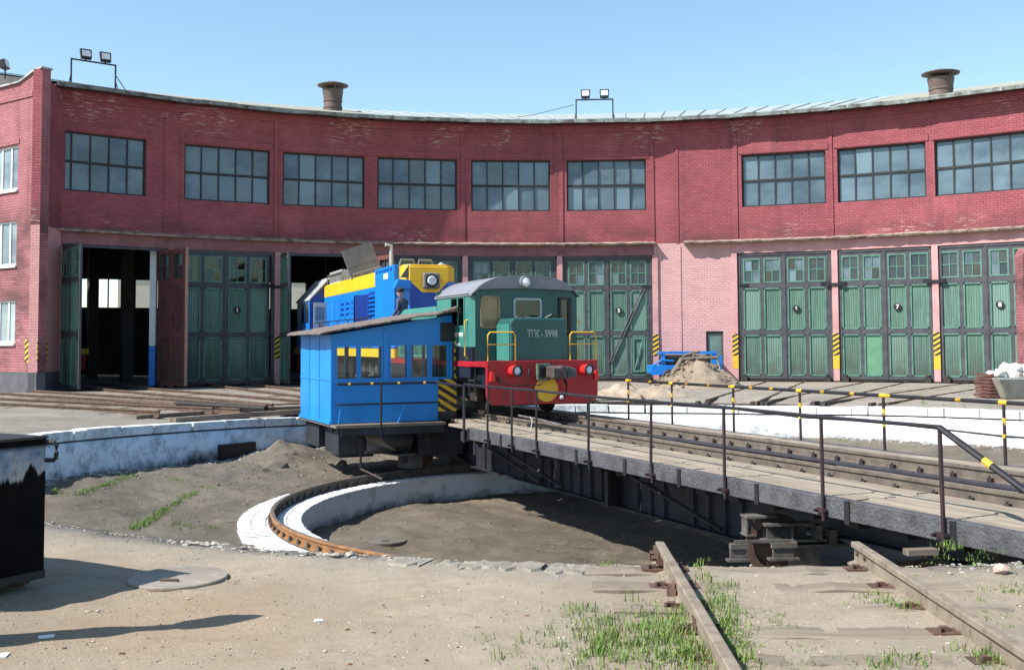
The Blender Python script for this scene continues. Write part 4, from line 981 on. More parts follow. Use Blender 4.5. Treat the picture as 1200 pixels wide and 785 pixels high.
    m.prism([(-ye,ze),(ye,ze),(.62,4.40),(-.62,4.40)], y0, y0+.06, 'y'); m.ob('cab_front_wall', BLUE_D, L)
    m = MB(); M3 = T(-ye,0,0) @ Matrix(((0,-1,0,0),(1,0,0,0),(0,0,1,0),(0,0,0,1)))
    wall_open(m, y0+.06, y1-.06, z0, ze, -.05, 0, [(y0+.25,y0+1.2,2.55,3.4),(y0+1.35,y0+2.3,2.55,3.4)]); m.ob('cab_side_wall', BLUE_L, L, M3)
    m = MB(); m.box(ye-.05,ye,y0,y1,z0,ze); m.box(-ye,ye,y1-.06,y1,z0,ze); m.prism([(-ye,ze),(ye,ze),(.62,4.40),(-.62,4.40)], y1-.06, y1, 'y'); m.ob('cab_wall', BLUE_D, L)
    rp = [(-ye-.04,ze-.04),(-.62,4.42),(.62,4.42),(ye+.04,ze-.04),(ye+.04,ze+.02),(.64,4.48),(-.64,4.48),(-ye-.04,ze+.02)]
    m = MB(); m.prism(rp[::-1], y0-.12, y1+.1, 'y'); m.ob('cab_roof', LGREY, L)
    for a in (y0+.25, y0+1.35):
        MB().box(-ye+.02,-ye+.025,a,a+.95,2.55,3.4).ob('pane', GLASS_D, L)
    MB().box(-ye+.12,-HW-.06,y0+.02,y0+.03,2.75,3.45).ob('pane', GLASS_D, L)
    if full:
        for i_, (ch, zz) in enumerate((('2', 2.25), ('М', 2.02), ('И', 1.74), ('А', 1.46+.2))):
            ob('side_lettering', text_mesh('side_lettering', ch, .26, WHITEP, .003, .006), L, T(-ye-.005, y0+.9, zz) @ Rz(-math.pi/2) @ UPR)
        # grey sheet door standing open beside the cab
        m = MB(); m.box(-1.45,-.92,12.25,12.29,1.55,3.38); g = m.ob('open_sheet_door', LGREY, L); MB().box(-1.38,-1.0,12.235,12.25,2.65,3.2).ob('pane', GLASS, g)
        MB().box(-1.2,-1.05,12.225,12.25,1.9,2.45).ob('sheet_panel', HATCH, g)
        # raised roof hatches
        m = MB(); m.box(-.62,.62,-.03,.03,0,1.3); 
        for q in (-.4,0,.4): m.box(q-.02,q+.02,-.04,.0,1.15,1.3)
        m.box(-.005,.005,-.036,.0,0,1.28); m.box(-.6,.6,-.036,.0,.62,.64)
        m.ob('raised_roof_hatch', HATCH, L, T(-.25,7.6,4.10) @ Rz(.12) @ Ry(-.32) @ Rx(-.12))
        m = MB(); m.box(-.75,.5,10.0,12.4,4.12,4.62); rb = m.ob('roof_radiator', LGREY, L)
        for k in range(5): MB().box(-.76,-.752,10.15+k*.44,10.5+k*.44,4.2,4.55).ob('grille', HATCH, rb)
        m = MB(); m.box(-.45,.05,9.2,9.9,4.12,4.42); m.ob('roof_box', LGREY, L, bevel=.05)
        m = MB(); m.tube([(-.82,3.2,4.12),(-.82,3.2,4.26),(-.82,9.3,4.26),(-.82,9.3,4.12)], .025, 6)
        for y in (4.5,6,7.5): m.tube([(-.82,y,4.12),(-.82,y,4.26)], .02, 6)
        m.tube([(-.8,9.8,4.12),(-.8,9.8,4.5),(-.8,12.6,4.5),(-.8,12.6,4.12)], .02, 6); m.ob('roof_rail', HATCH, L)
        m = MB(); m.tube([(-.55,2.9,4.12),(-.55,2.9,4.95),(-.75,2.9,4.98)], .06, 10); m.ob('exhaust_pipe', LGREY, L)
        for x in (-.62, -.02):
            m = MB(); m.tube([(x-.25,.6,4.12),(x-.2,.6,4.30),(x+.2,.6,4.30),(x+.25,.6,4.12)], .035, 8); m.ob('roof_loop', HATCH, L)
        m = MB(); m.lathe([(.1,0),(.12,.06),(.02,.12)], 12, T(.5,.6,4.12)); m.ob('roof_cap', LGREY, L)
        # walkway handrail
        m = MB(); m.tube([(-1.40,2.2,2.52),(-1.40,13.0,2.52)], .022, 6); m.tube([(-1.40,2.2,2.0),(-1.40,4.0,2.0)], .016, 6)
        for y in (2.2,2.8,3.4,4.0,5.8,7.6,9.4,11.2,12.9): m.tube([(-1.40,y,1.5),(-1.40,y,2.52)], .02, 6)
        m.ob('walkway_handrail', BLACK, L)
        m = MB(); m.tube([(-1.2,-.9,1.5),(-1.2,-.9,2.2),(1.2,-.9,2.2),(1.2,-.9,1.5)], .025, 8); m.tube([(-.2,-.9,1.5),(-.2,-.9,2.2)], .02, 6); m.ob('front_handrail', BLACK, L)
        m = MB(); m.box(-.2,.9,-1.0,-.4,1.52,1.66); m.ob('red_toolbox', TRED, L)
        for x in (-1.25, 1.25):
            m = MB(); m.tube([(x,-1.14,.45),(x,-1.14,1.3)], .02, 6); m.tube([(x+.3,-1.14,.45),(x+.3,-1.14,1.9)], .02, 6)
            for q in (.5,.85,1.2): m.box(x,x+.3,-1.3,-1.12,q,q+.03)
            m.ob('front_step', YEL, L)
    wm = whm
    for yb in (1.0, 2.9, 4.8, 10.6, 12.5, 14.4):
        for s in (-1, 1): ob('wheel', wm, L, T(s*.80, yb, .50) @ (Matrix.Identity(4) if s < 0 else Rz(math.pi)))
        m = MB(); m.box(-1.2,-1.0,yb-.22,yb+.22,.3,.72); m.lathe([(.16,0),(.16,.1),(.08,.14)], 16, T(-1.2,yb,.5) @ Ry(-math.pi/2)); m.ob('axle_box', simple('greasy_axle_box', (.10,.10,.11), (.03,.03,.03), 6, rough=.35) if 'greasy_axle_box' not in bpy.data.materials else bpy.data.materials['greasy_axle_box'], L)
        m = MB(); [m.lathe([(.09,0),(.09,.3)], 10, T(-1.1,yb+q,.72)) for q in (-.45,.45)]; m.ob('spring', bpy.data.materials['greasy_axle_box'], L)
    for a in (.2, 9.8):
        m = MB(); m.box(-1.12,-.98,a,a+5.4,.72,.90); m.box(.98,1.12,a,a+5.4,.72,.90); m.ob('bogie_frame', GREASE, L)
    MB().box(-1.2,1.2,6.2,9.2,.35,1.2).ob('fuel_tank', BLACK, L, bevel=.08)
    return L
BL = build_blue('blue and yellow diesel locomotive with open side door standing half inside a doorway', T(PV.x, PV.y, -.03) @ Rz(-PHB) @ T(.12, 14.0, 0))
build_blue('dark locomotive parked in the shade inside the open leftmost doorway', T(PV.x, PV.y, -.03) @ Rz(R_(38.8)) @ T(0, 38.0, 0), False)
# ================================================================== PERSON standing at the end of the blue locomotive
def skin_body(name, chains, mat, parent, M, sub=1):
    vs = []; es = []; rad = []
    idx = {}
    for ch in chains:
        prev = None
        for (key, p, r) in ch:
            if key in idx: i = idx[key]
            else:
                i = len(vs); vs.append(p); rad.append(r); idx[key] = i
            if prev is not None and (prev, i) not in es: es.append((prev, i))
            prev = i
    me = bpy.data.meshes.new(name); me.from_pydata(vs, es, []); me.materials.append(mat)
    o = ob(name, me, parent, M); sk = o.modifiers.new('skin', 'SKIN')
    for i, r in enumerate(rad):
        d = me.skin_vertices[0].data[i]; d.radius = r if isinstance(r, tuple) else (r, r); d.use_root = (i == 0)
    s = o.modifiers.new('sub', 'SUBSURF'); s.levels = sub; s.render_levels = sub; sk.use_smooth_shade = True
    return o
SKIN = simple('skin', (.42,.24,.17), (.36,.2,.14), 6, rough=.5, bs=.05)
CLOTH = simple('dark_navy_work_clothes', (.035,.05,.09), (.06,.075,.11), 9, rough=.85, bs=.4, bscale=18)
HAIR = simple('black_cap', (.012,.012,.014), (.02,.02,.02), 9, rough=.8)
pp = atd(473, 400, 32.9)
pr_ = thing('person', 'person in dark navy work clothes and black cap bending towards the blue locomotive', 'person', T(pp.x, pp.y, 1.44) @ Rz(-.55) @ Matrix.Scale(1.07, 4))
# local: x right, y away, facing -x (towards the left)
body = [
 [('pel',(0,0,.93),(.17,.14)),('wa',(-.01,0,1.08),(.165,.14)),('ch',(-.05,0,1.28),(.19,.15)),('sh',(-.07,0,1.42),(.13,.09)),('nk',(-.11,0,1.50),.055)],
 [('sh',0,0),('ls',(-.06,-.17,1.41),.07),('le',(-.02,-.25,1.14),.052),('lw',(-.22,-.22,.96),.036)],
 [('sh',0,0),('rs',(-.07,.17,1.41),.07),('re',(-.10,.24,1.13),.052),('rw',(-.32,.14,1.02),.036)],
 [('pel',0,0),('lh',(0,-.10,.86),.10),('lk',(-.05,-.12,.47),.07),('la',(.02,-.12,.09),.05),('lf',(-.13,-.13,.04),.045)],
 [('pel',0,0),('rh',(0,.10,.86),.10),('rk',(-.03,.13,.47),.07),('ra',(.05,.14,.09),.05),('rf',(-.10,.15,.04),.045)]]
skin_body('body', body, CLOTH, pr_, None, 2)
head = [[('n',(-.11,0,1.49),.05),('j',(-.135,0,1.56),(.068,.072)),('c',(-.135,0,1.64),(.085,.098)),('t',(-.125,0,1.71),(.075,.085))],[('c',0,0),('nose',(-.235,0,1.615),.014)]]
hd = skin_body('head', head, SKIN, pr_, None, 2)
m = MB(); m.lathe([(.10,1.655),(.108,1.69),(.10,1.745),(.05,1.775),(.0,1.78)], 20, T(-.125,0,0)); m.prism([(-.30,1.668),(-.2,1.675),(-.2,1.69),(-.30,1.676)], -.07, .07, 'y'); ob('cap', m.mesh('cap', HAIR, True), pr_)
for s in (-1, 1):
    m = MB(); m.lathe([(.0,0),(.022,.005),(.02,.02),(0,.025)], 8, T(-.12, s*.088, 1.60) @ Rx(-s*math.pi/2)); m.ob('ear', SKIN, hd)
    m = MB(); m.lathe([(.0,-.006),(.011,0),(.0,.006)], 8, T(-.215, s*.033, 1.645)); m.ob('eye', HAIR, hd)
m = MB(); m.box(-.222,-.208,-.025,.025,1.568,1.576); m.ob('mouth', simple('lips', (.25,.1,.08)), hd)
def hand(base, dr, name, flip):
    b = Vector(base); d = Vector(dr).normalized(); side = Vector((0,1,0)); dn = d.cross(side).normalized()
    if dn.z > 0: dn = -dn
    ch = [[('w',tuple(b),.024),('p1',tuple(b+d*.045),(.03,.024)),('p2',tuple(b+d*.085),(.034,.02))]]
    for k, ln in enumerate((.062,.07,.066,.052)):
        o_ = side*(k-1.5)*.019
        r0 = b+d*.085+o_; ch.append([('p2',0,0),('f%da'%k,tuple(r0+d*.018),.0095),('f%db'%k,tuple(r0+d*(.018+ln*.4)+dn*.012),.009),('f%dc'%k,tuple(r0+d*(.018+ln*.55)+dn*.036),.0078)])
    ch.append([('p1',0,0),('t1',tuple(b+d*.05+side*flip*.034),.011),('t2',tuple(b+d*.085+side*flip*.045+dn*.02),.009)])
    skin_body(name, ch, SKIN, pr_, None, 1)
hand((-.235,-.218,.95), (-.85,.1,-.5), 'hand', 1); hand((-.335,.135,1.015), (-.95,-.1,-.2), 'hand', -1)
m = MB(); m.tube([(-.33,-.19,.92),(-.42,-.17,.96),(-.52,-.1,.80),(-.56,-.08,.45),(-.5,-.05,.1)], .014, 6); h_ = m.ob('hose', LGREY); h_.matrix_local = pr_.matrix_local; tag(h_, 'thin pale hose held by the person at the end of the blue locomotive', 'hose')
# ================================================================== ROUNDHOUSE
R0 = 30.0
VX = [58, 200, 325, 434, 545, 656, 768, 861, 979, 1097, 1218, 1345]
VPH = [phi_of(onR(x, 350, R0)) for x in VX]
ORG = pol(R0, 0, -.12)
RH = thing('roundhouse', 'curved red brick locomotive roundhouse with numbered green doors', 'roundhouse', Matrix.Translation(ORG))
RHI = Matrix.Translation(-ORG)
Z_D, Z_L, Z_E = 5.66, 6.20, 11.80
def bayM(i):
    a = pol(R0, VPH[i]); b = pol(R0, VPH[i+1]); d = (b-a); L = d.length
    return Matrix.Translation(a) @ Rz(math.atan2(d.y, d.x)), L
def bx(i, px, y=0, py=300):
    M, L = bayM(i); n = (M.to_3x3() @ Vector((0,1,0))); p0 = M @ Vector((0,y,0))
    return (M.inverted() @ onplane(px, py, p0, n)).x
WIN = {0:(71,170),1:(218,313),2:(331,427),3:(441,537),4:(552,646),5:(664,759),7:(870,970),8:(984,1087),9:(1103,1204),10:(1222,1330)}
WW, WH, WZ = 3.72, 2.40, 7.80
fm = MB(); t_ = .07
fm.box(0,t_,-.05,.05,0,WH); fm.box(WW-t_,WW,-.05,.05,0,WH); fm.box(t_,WW-t_,-.05,.05,0,t_); fm.box(t_,WW-t_,-.05,.05,WH-t_,WH)
fm.box(t_,WW-t_,-.045,.045,WH/2-.04,WH/2+.04)
for k in range(1, 5):
    x = WW*k/5; fm.box(x-.03,x+.03,-.042,.042,t_,WH/2-.041); fm.box(x-.03,x+.03,-.042,.042,WH/2+.041,WH-t_)
WINM = fm.mesh('window', STEEL)
pw, ph_ = WW/5-.06, WH/2-.11
PANEM = MB().box(-pw/2,pw/2,-.004,.004,-ph_/2,ph_/2).mesh('pane', GLASS)
# door leaf meshes (origin at the hinge/left lower corner, width 2.0)
LW, LH = 1.93, 5.62
ZR_ = [(0,.14),(1.98,2.20),(4.10,4.34),(5.46,5.62)]
lm = MB(); st = [(0,.13),(LW/2-.08,LW/2+.08),(LW-.13,LW)]
for a, b in st: lm.box(a,b,-.045,.045,0,LH)
for a, b in ZR_:
    for (p, q) in ((st[0][1], st[1][0]), (st[1][1], st[2][0])): lm.box(p,q,-.044,.044,a,b)
for z in ((1.98+2.2)/2, (4.10+4.34)/2):
    for x in (.0+.06, LW/2, LW-.06):
        s = .19; x0 = max(0, x-s); x1 = min(LW, x+s); lm.prism([(x, z-s),(x1, z),(x, z+s),(x0, z)], -.052, -.0445, 'y')
for x in (0.13, LW/2-.08, LW/2+.08, LW-.13):
    pass
LEAFM = lm.mesh('door_leaf', DARKF)
LEAFR = lm.mesh('door_leaf', simple('red_brown_leaf_paint', (.15,.05,.047), (.10,.035,.035), 3, dirt=(.06,.03,.03), dl=.6, dh=.75))
def panelmesh(w, h, mat, bead, name='door_panel'):
    m = MB(); b = .055; c = .10
    o_ = [(c,0),(w-c,0),(w,c),(w,h-c),(w-c,h),(c,h),(0,h-c),(0,c)]
    i_ = [(b+.02,b),(w-b-.02,b),(w-b,b+.02),(w-b,h-b-.02),(w-b-.02,h-b),(b+.02,h-b),(b,h-b-.02),(b,b+.02)]
    m.box(.004,w-.004,.0,.02,.004,h-.004)
    me = m.mesh(name, mat)
    m2 = MB(); n = 8; vs = [(x,-.056,z) for x,z in o_]+[(x,-.056,z) for x,z in i_]+[(x,-.0,z) for x,z in i_]+[(x,-.04,z) for x,z in o_]; fs = []
    for k in range(n): q = (k+1) % n; fs += [(k,q,n+q,n+k),(n+k,n+q,2*n+q,2*n+k),(3*n+k,3*n+q,q,k)]
    m2.add(vs, fs); return me, m2.mesh('panel_bead', bead)
cw = LW/2-.08-.13
PW, PH1, PH2, PHW = cw, 1.84, 1.90, 1.12
PM = {('g',1):panelmesh(PW,PH1,GREENB,GREENL),('g',2):panelmesh(PW,PH2,GREENB,GREENL),('r',1):panelmesh(PW,PH1,REDIN,REDIN),('r',2):panelmesh(PW,PH2,REDIN,REDIN),('s',1):panelmesh(PW,PH1,GREEN_D,GREENL)}
wf = MB(); b = .06; wf.box(0,b,-.056,.03,0,PHW); wf.box(PW-b,PW,-.056,.03,0,PHW); wf.box(b,PW-b,-.056,.03,0,b); wf.box(b,PW-b,-.056,.03,PHW-b,PHW)
wf.box(PW/2-.018,PW/2+.018,-.03,.02,b,PHW-b); wf.box(b,PW/2-.018,-.03,.02,PHW/2-.018,PHW/2+.018); wf.box(PW/2+.018,PW-b,-.03,.02,PHW/2-.018,PHW/2+.018)
WFG = wf.mesh('window_frame', GREENL); WFR = wf.mesh('window_frame', REDIN)
q1, q2 = PW/2-.018-b, PHW/2-.018-b
GP = MB().box(0,q1,-.003,.003,0,q2).mesh('pane', GLASS_D); GPC = MB().box(0,q1,-.003,.003,0,q2).mesh('pane', CLEAR)
GPB = MB().box(0,q1,-.003,.003,0,q2).mesh('pane', GLASS)  # bluer door panes, sky reflection put into the glass colour
BADGE = MB().lathe([(0,0),(.16,0),(.16,.015),(0,.018)], 24, Rx(math.pi/2)).mesh('number_badge', BLACK)
def leaf(M, red=False, digit=None, seed=0, odd=False, clearp=False, label=None):
    rnd = random.Random(seed)
    L = ob('door_leaf', LEAFR if red else LEAFM, RH, RHI @ M)
    if label: L['label'] = label
    for c in (0, 1):
        x = .13 if c == 0 else LW/2+.08
        for (z, key) in ((.14, 1), (2.20, 2)):
            k = 'r' if red else ('s' if odd and c == 1 and key == 1 else 'g')
            pm_, bm_ = PM[(k, key)]; ob('door_panel', pm_, L, T(x, 0, z)); ob('panel_bead', bm_, L, T(x, 0, z))
        ob('window_frame', WFR if red else WFG, L, T(x, 0, 4.34))
        for a in (0, 1):
            for b_ in (0, 1):
                ob('pane', GPC if clearp else (GPB if rnd.random() < .3 else GP), L, T(x+b+a*(q1+.036), 0, 4.34+b+b_*(q2+.036)) @ Rx(rnd.uniform(-.03,.03)) @ Rz(rnd.uniform(-.03,.03)))
    if digit:
        ob('number_badge', BADGE, L, T(.13+PW/2, -.058, 3.15)); ob('number_lettering', text_mesh('number_lettering', digit, .26, WHITEP, .002, .006), L, T(.13+PW/2, -.078, 3.15) @ UPR)
    return L
DIG = {1:'1', 5:'5', 7:'6', 8:'7', 9:'8'}
for i in range(11):
    M, L = bayM(i); ML = RHI @ M
    # upper wall with its opening
    ops = []
    if i in WIN:
        a = bx(i, WIN[i][0]); c = bx(i, WIN[i][1]); x0 = (a+c)/2-WW/2 if i != 0 else c-WW; x0 = max(.02, min(L-WW-.02, x0)); ops = [(x0, x0+WW, WZ, WZ+WH)]
    m = MB(); wall_open(m, .001, L-.001, Z_L+.02, Z_E+.05, 0, .45, ops)
    # corbel band under the eave and shallow pilasters
    m.box(0, L, -.06, 0, Z_E-.28, Z_E+.05)
    if i == 6: m.box(1.0, 1.12, -.03, 0, Z_L+.02, Z_E-.28)
    if i in WIN:
        p = .0
        if x0 > .35: m.box(.001, min(.62, x0-.02)*.55, -.045, 0, Z_L+.02, Z_E-.28)
        if L-x0-WW > .3: m.box(L-min(.62, L-x0-WW-.02)*.55, L-.001, -.045, 0, Z_L+.02, Z_E-.28)
        m.box(x0-.12, x0+WW+.12, -.035, 0, WZ+WH+.04, WZ+WH+.30)
    m.ob('brick_wall', BRICK, RH, ML)
    if ops:
        w_ = ob('window', WINM, RH, ML @ T(x0, .17, WZ)); MB().box(-.02,WW+.02,-.16,.0,-.07,.0).ob('sill', LEDGE, w_)
        rnd = random.Random(i)
        for k in range(5):
            for j in range(2):
                ob('pane', PANEM, w_, T(WW*(k+.5)/5, .01, WH*(j*.5+.25)) @ Rx(rnd.uniform(-.035,.02)) @ Rz(rnd.uniform(-.02,.02)))
    # eave
    m = MB(); m.box(-.05, L+.05, -.66, .5, Z_E+.052, Z_E+.10); m.ob('soffit', SOFFIT, RH, ML)
    m = MB(); k = 0.
    while k < L-.01:
        e = min(L, k+random.uniform(.9, 1.6)); m = MB(); dz = random.uniform(-.02, .02); m.box(k, e-.01, -.72+random.uniform(-.012,.012), -.60, Z_E+.03+dz, Z_E+.19+dz); m.ob('eave_flashing', EAVE, RH, ML); k = e
    # ledge above the doors
    if i != 6 or True:
        n = 40; vs = []; fs = []
        x_a, x_b = (-.02, L+.02)
        if i == 6: x_a = 1.35
        for k in range(n+1):
            x = x_a+(x_b-x_a)*k/n; o1 = .06*nz(x+i*7, 1, 2.2, 3)+.03*nz(x+i*7, 2, 7, 3); t2 = .02*nz(x+i*5, 4, 4, 1)
            for (y, z) in ((.02, Z_L-.06), (-.36+o1, Z_L-.05), (-.40+o1, Z_L+.02+t2), (-.02, Z_L+.12+t2)): vs.append((x, y, z))
        for k in range(n):
            for j in range(3): a = 4*k+j; fs.append((a, a+1, a+5, a+4))
        MB().add(vs, fs).ob('ledge', LEDGE, RH, ML)
    if i == 6:
        o_ = [(bx(6, 826), bx(6, 846), .55, 2.12)]
        m = MB(); wall_open(m, .10, L-.10, -.15, Z_L+.02, .0, .45, o_); m.box(1.05, 1.2, -.03, 0, -.1, Z_L-.1); m.box(-.05,.099,-.05,.45,Z_D+.016,Z_L+.02); m.box(L-.099,L+.05,-.05,.45,Z_D+.016,Z_L+.02); m.ob('pink_brick_wall', brick_mat('pink_painted_brick', (.58,.335,.335), (.58,.335,.335), 20., chips=.8), RH, ML)
        a, c = o_[0][0], o_[0][1]; m = MB(); m.box(a,a+.09,.08,.16,.55,2.12); m.box(c-.09,c,.08,.16,.55,2.12); m.box(a+.09,c-.09,.08,.16,2.0,2.12); w_ = m.ob('small_window', DARKF, RH, ML)
        MB().box(a+.09,c-.09,.12,.126,.55,2.0).ob('pane', glass_mat('milky_green_glass', (.14,.24,.22), (.08,.13,.13)), w_)
    else:
        m = MB(); m.box(.04 if i == 7 else -.04, L-.04 if i == 5 else L+.04, -.06, .44, Z_D+.02, Z_L-.02); m.ob('lintel', LINTEL if i < 3 else PINK if i > 6 else LINTEL, RH, ML)
        m = MB(); m.box(.20, L-.20, -.02, .10, Z_D-.10, Z_D+.018); m.ob('track_bar', DARKF, RH, ML)
        # frame posts
        for xx in (.135, L-.135-.13): m = MB(); m.box(xx, xx+.13, -.01, .2, -.12, Z_D-.102); m.ob('door_post', DARKF, RH, ML)
        g0 = (L-2*LW-.03)/2
        if i in (0, 2):
            aL = {0:86, 2:88}[i]; aR = {0:103, 2:112}[i]
            leaf(M @ T(g0, .02, -.04) @ Rz(-R_(aL)), label='green door leaf swung wide open' if i == 0 else 'dark green door leaf folded open edge-on')
            # right leaf shows its inner face
            LR = leaf(M @ T(L-g0, .02, -.04) @ Rz(R_(aR)) @ T(-LW, 0, 0), label='red-brown inner face of an open door leaf')
            # planked red-brown back of that leaf
            for cc in (0, 1):
                x = .13 if cc == 0 else LW/2+.08
                for (z, key) in ((.14,1),(2.20,2)): ob('door_panel', PM[('r', key)][0], LR, T(x+PW, .045, z) @ Rz(math.pi))
                ob('window_frame', WFR, LR, T(x+PW, .035, 4.34) @ Rz(math.pi))
            m = MB()
            for a, b2 in st: m.box(a,b2,.046,.062,0,LH)
            for a, b2 in ZR_: m.box(.13,LW-.13,.046,.06,a,b2)
            m.tube([(.15,.075,2.3),(LW-.15,.075,4.2)], .02, 4); m.ob('back_frame', LEAFR.materials[0], LR)
            m = MB(); m.box(-.03,.0,-.05,.07,0,LH+.02); m.ob('edge_strip', simple('pale_edge_board', (.42,.25,.18), (.3,.17,.13), 5), LR)
        else:
            leaf(M @ T(g0, .06, -.04) @ Rz(0), seed=i, odd=(i == 8), clearp=(i == 1))
            R2 = leaf(M @ T(L-g0-LW, .06, -.04), digit=DIG.get(i), seed=i+50, clearp=(i == 1))
            m = MB(); m.box(-.05,.05,-.075,-.05,.0,LH+.06); m.ob('meeting_bar', DARKF, R2)
            if i == 5:
                m = MB(); m.tube([(1.75,-.075,4.2),(.15,-.075,.7)], .03, 4); m.tube([(1.62,-.075,4.2),(.02,-.075,.7)], .03, 4); m.ob('diagonal_brace', DARKF, R2)
                m = MB(); x = LW/2+.16; 
                for (a,b2,c2,d2) in ((x,x+.08,.3,1.9),(x+.5,x+.58,.3,1.9),(x+.08,x+.5,.3,.38),(x+.08,x+.5,1.82,1.9)): m.box(a,b2,-.075,-.03,c2,d2)
                m.tube([(x+.1,-.06,.4),(x+.48,-.06,1.8)], .03, 4); m.ob('wicket_frame', GREENL, R2)
            for z in (4.22,):
                m = MB(); m.box(-.25,.35,-.09,-.05,z-.05,z+.05); m.ob('hinge_strap', BLACK, RH, RHI @ M @ T(g0, .06, 0)); m = MB(); m.box(-.35,.25,-.09,-.05,z-.05,z+.05); m.ob('hinge_strap', BLACK, RH, RHI @ M @ T(L-g0, .06, 0))
        for xx in (.25, L-.25-.3):
            m = MB(); m.box(xx, xx+.3, -.28, .0, -.13, .06); m.box(xx+.08, xx+.2, -.2, -.0, .06, .16); m.ob('door_stop', GREASE, RH, ML)
        MB().box(.1, L-.1, -.02, .4, -.14, -.07).ob('threshold', GREASE, RH, ML)
# pillars at the corners between bays, with warning stripes
PINKV = PINK
for i in range(12):
    if i == 0: continue
    ph = VPH[i]; M = RHI @ Matrix.Translation(pol(R0, ph)) @ Rz(-ph)
    hw = .13
    m = MB(); m.box(-hw, hw, -.10, .40, -.15, Z_D+.015); p = m.ob('pillar', PINK, RH, M)
    if i not in (11, 6, 7): MB().box(-.42, .42, -.16, -.10, 4.10, 4.22).ob('hinge_bracket', BLACK, RH, M)
    if i not in (11,):
        q = MB(); q.box(-hw-.004, hw+.004, -.108, -.101, 1.0, 2.0); q.ob('warning_stripes', HAZ if i > 1 else HAZ2, p)
        if i >= 7: MB().box(-hw-.003, hw+.003, -.107, -.101, .42, .998).ob('yellow_base', YEL, p)
m = MB(); m.box(-.5,.17,-.05,.4,-.15,Z_D+.015); m.ob('pillar', PINK, RH, RHI @ Matrix.Translation(pol(R0, VPH[0])) @ Rz(-VPH[0]) @ T(.55,0,0))
# a steel ladder-like post right of door 5
# roof
def roofz(r): return Z_E+.21+(r-29.3)*.235
def roofstrip(d0, d1, mat, name='roof_sheet', lift=0):
    vs = []; fs = []
    r = [29.27, 29.9, 33, 36.5, 40.2]
    for ph in (d0, (d0+d1)/2, d1):
        # stay on the chord of the facet near the eave
        for rr_ in r: 
            p = pol(rr_, ph); vs.append((p.x, p.y, roofz(rr_)+lift))
    n = len(r)
    for a in range(2):
        for j in range(n-1): fs.append((a*n+j, a*n+j+1, (a+1)*n+j+1, (a+1)*n+j))
    N2 = len(vs); vs2 = vs+[(x, y, z-.05) for x, y, z in vs]; f2 = fs+[tuple(q+N2 for q in f[::-1]) for f in fs]
    f2 += [(0, n, n+N2, N2), (n, 2*n, 2*n+N2, n+N2)]
    m = MB(); m.add(vs2, f2)
    if mat is ROOF_L:
        for k in range(len(r)-1):
            a = pol(r[k], d0+.0006); b2 = pol(r[k+1], d0+.0006); m.tube([(a.x,a.y,roofz(r[k])+.02),(b2.x,b2.y,roofz(r[k+1])+.02)], .03, 4)
    return m.ob(name, mat, RH, RHI)
ph = VPH[0]-.002; pe = VPH[-1]+.02; px_l, px_r = phi_of(onR(425, 130, R0)), phi_of(onR(1010, 130, R0))
while ph < pe:
    inl = px_l < ph < px_r
    stp = (.0285 if inl else .075)*random.uniform(.97, 1.03); e = min(ph+stp, pe)
    roofstrip(ph, e-.0004, ROOF_L if inl else ROOF_O, lift=random.uniform(-.008,.008)); ph = e
m = MB(); n = 30; vs = []; fs = []
for k in range(n+1):
    ph = VPH[0]+(VPH[-1]-VPH[0]+.03)*k/n
    for (r, z) in ((40.1, roofz(40.1)-.05), (53, 10.5)): p = pol(r, ph); vs.append((p.x, p.y, z))
for k in range(n): fs.append((2*k, 2*k+2, 2*k+3, 2*k+1))
m.add(vs, fs); m.ob('rear_roof', ROOF_O, RH, RHI)
# inside: floor, rear wall with windows, end walls, columns
m = MB(); vs = []; fs = []
for k in range(41):
    ph = VPH[0]+(VPH[-1]-VPH[0]+.02)*k/40
    for r in (29.75, 52): p = pol(r, ph); vs.append((p.x, p.y, -.10))
for k in range(40): fs.append((2*k, 2*k+1, 2*k+3, 2*k+2))
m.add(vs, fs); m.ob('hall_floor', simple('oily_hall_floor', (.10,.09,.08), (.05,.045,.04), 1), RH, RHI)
for i in range(11):
    a, b2 = ((VPH[i], VPH[i+1]) if i < 11 else (VPH[0]-.16, VPH[0]))
    p = pol(52, a); q = pol(52, b2); d = q-p; L = d.length; M = Matrix.Translation(p) @ Rz(math.atan2(d.y, d.x))
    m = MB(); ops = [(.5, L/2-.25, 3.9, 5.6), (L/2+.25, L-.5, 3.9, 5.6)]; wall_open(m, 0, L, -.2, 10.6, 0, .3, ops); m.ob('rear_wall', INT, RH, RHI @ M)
    m = MB()
    for (x0, x1, z0, z1) in ops:
        for k in range(1, 3): x = x0+(x1-x0)*k/3; m.box(x-.04, x+.04, .1, .16, z0, z1)
    m.ob('rear_window_bars', STEEL, RH, RHI @ M)
for ph in [VPH[0]-.004, VPH[-1]+.01]:
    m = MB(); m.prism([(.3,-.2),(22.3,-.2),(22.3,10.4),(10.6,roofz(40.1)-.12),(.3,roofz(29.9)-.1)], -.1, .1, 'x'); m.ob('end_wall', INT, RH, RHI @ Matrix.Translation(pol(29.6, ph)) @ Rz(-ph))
for i in range(1, 11):
    for r in (37, 44): MB().box(-.25,.25,-.25,.25,-.1,12.6 if r == 37 else 12.2).ob('hall_column', INT, RH, RHI @ Matrix.Translation(pol(r, VPH[i])) @ Rz(-VPH[i]))
# white and blue painted gate post inside the first doorway
p = pol(30.6, VPH[1]-.018)
m = MB(); m.box(-.13,.13,-.1,.1,1.6,5.6); m.ob('inner_post', WHITE, RH, RHI @ Matrix.Translation(Vector((p.x,p.y,0)))); MB().box(-.13,.13,-.1,.1,-.1,1.598).ob('inner_post', BLUE_L, RH, RHI @ Matrix.Translation(Vector((p.x,p.y,0))))
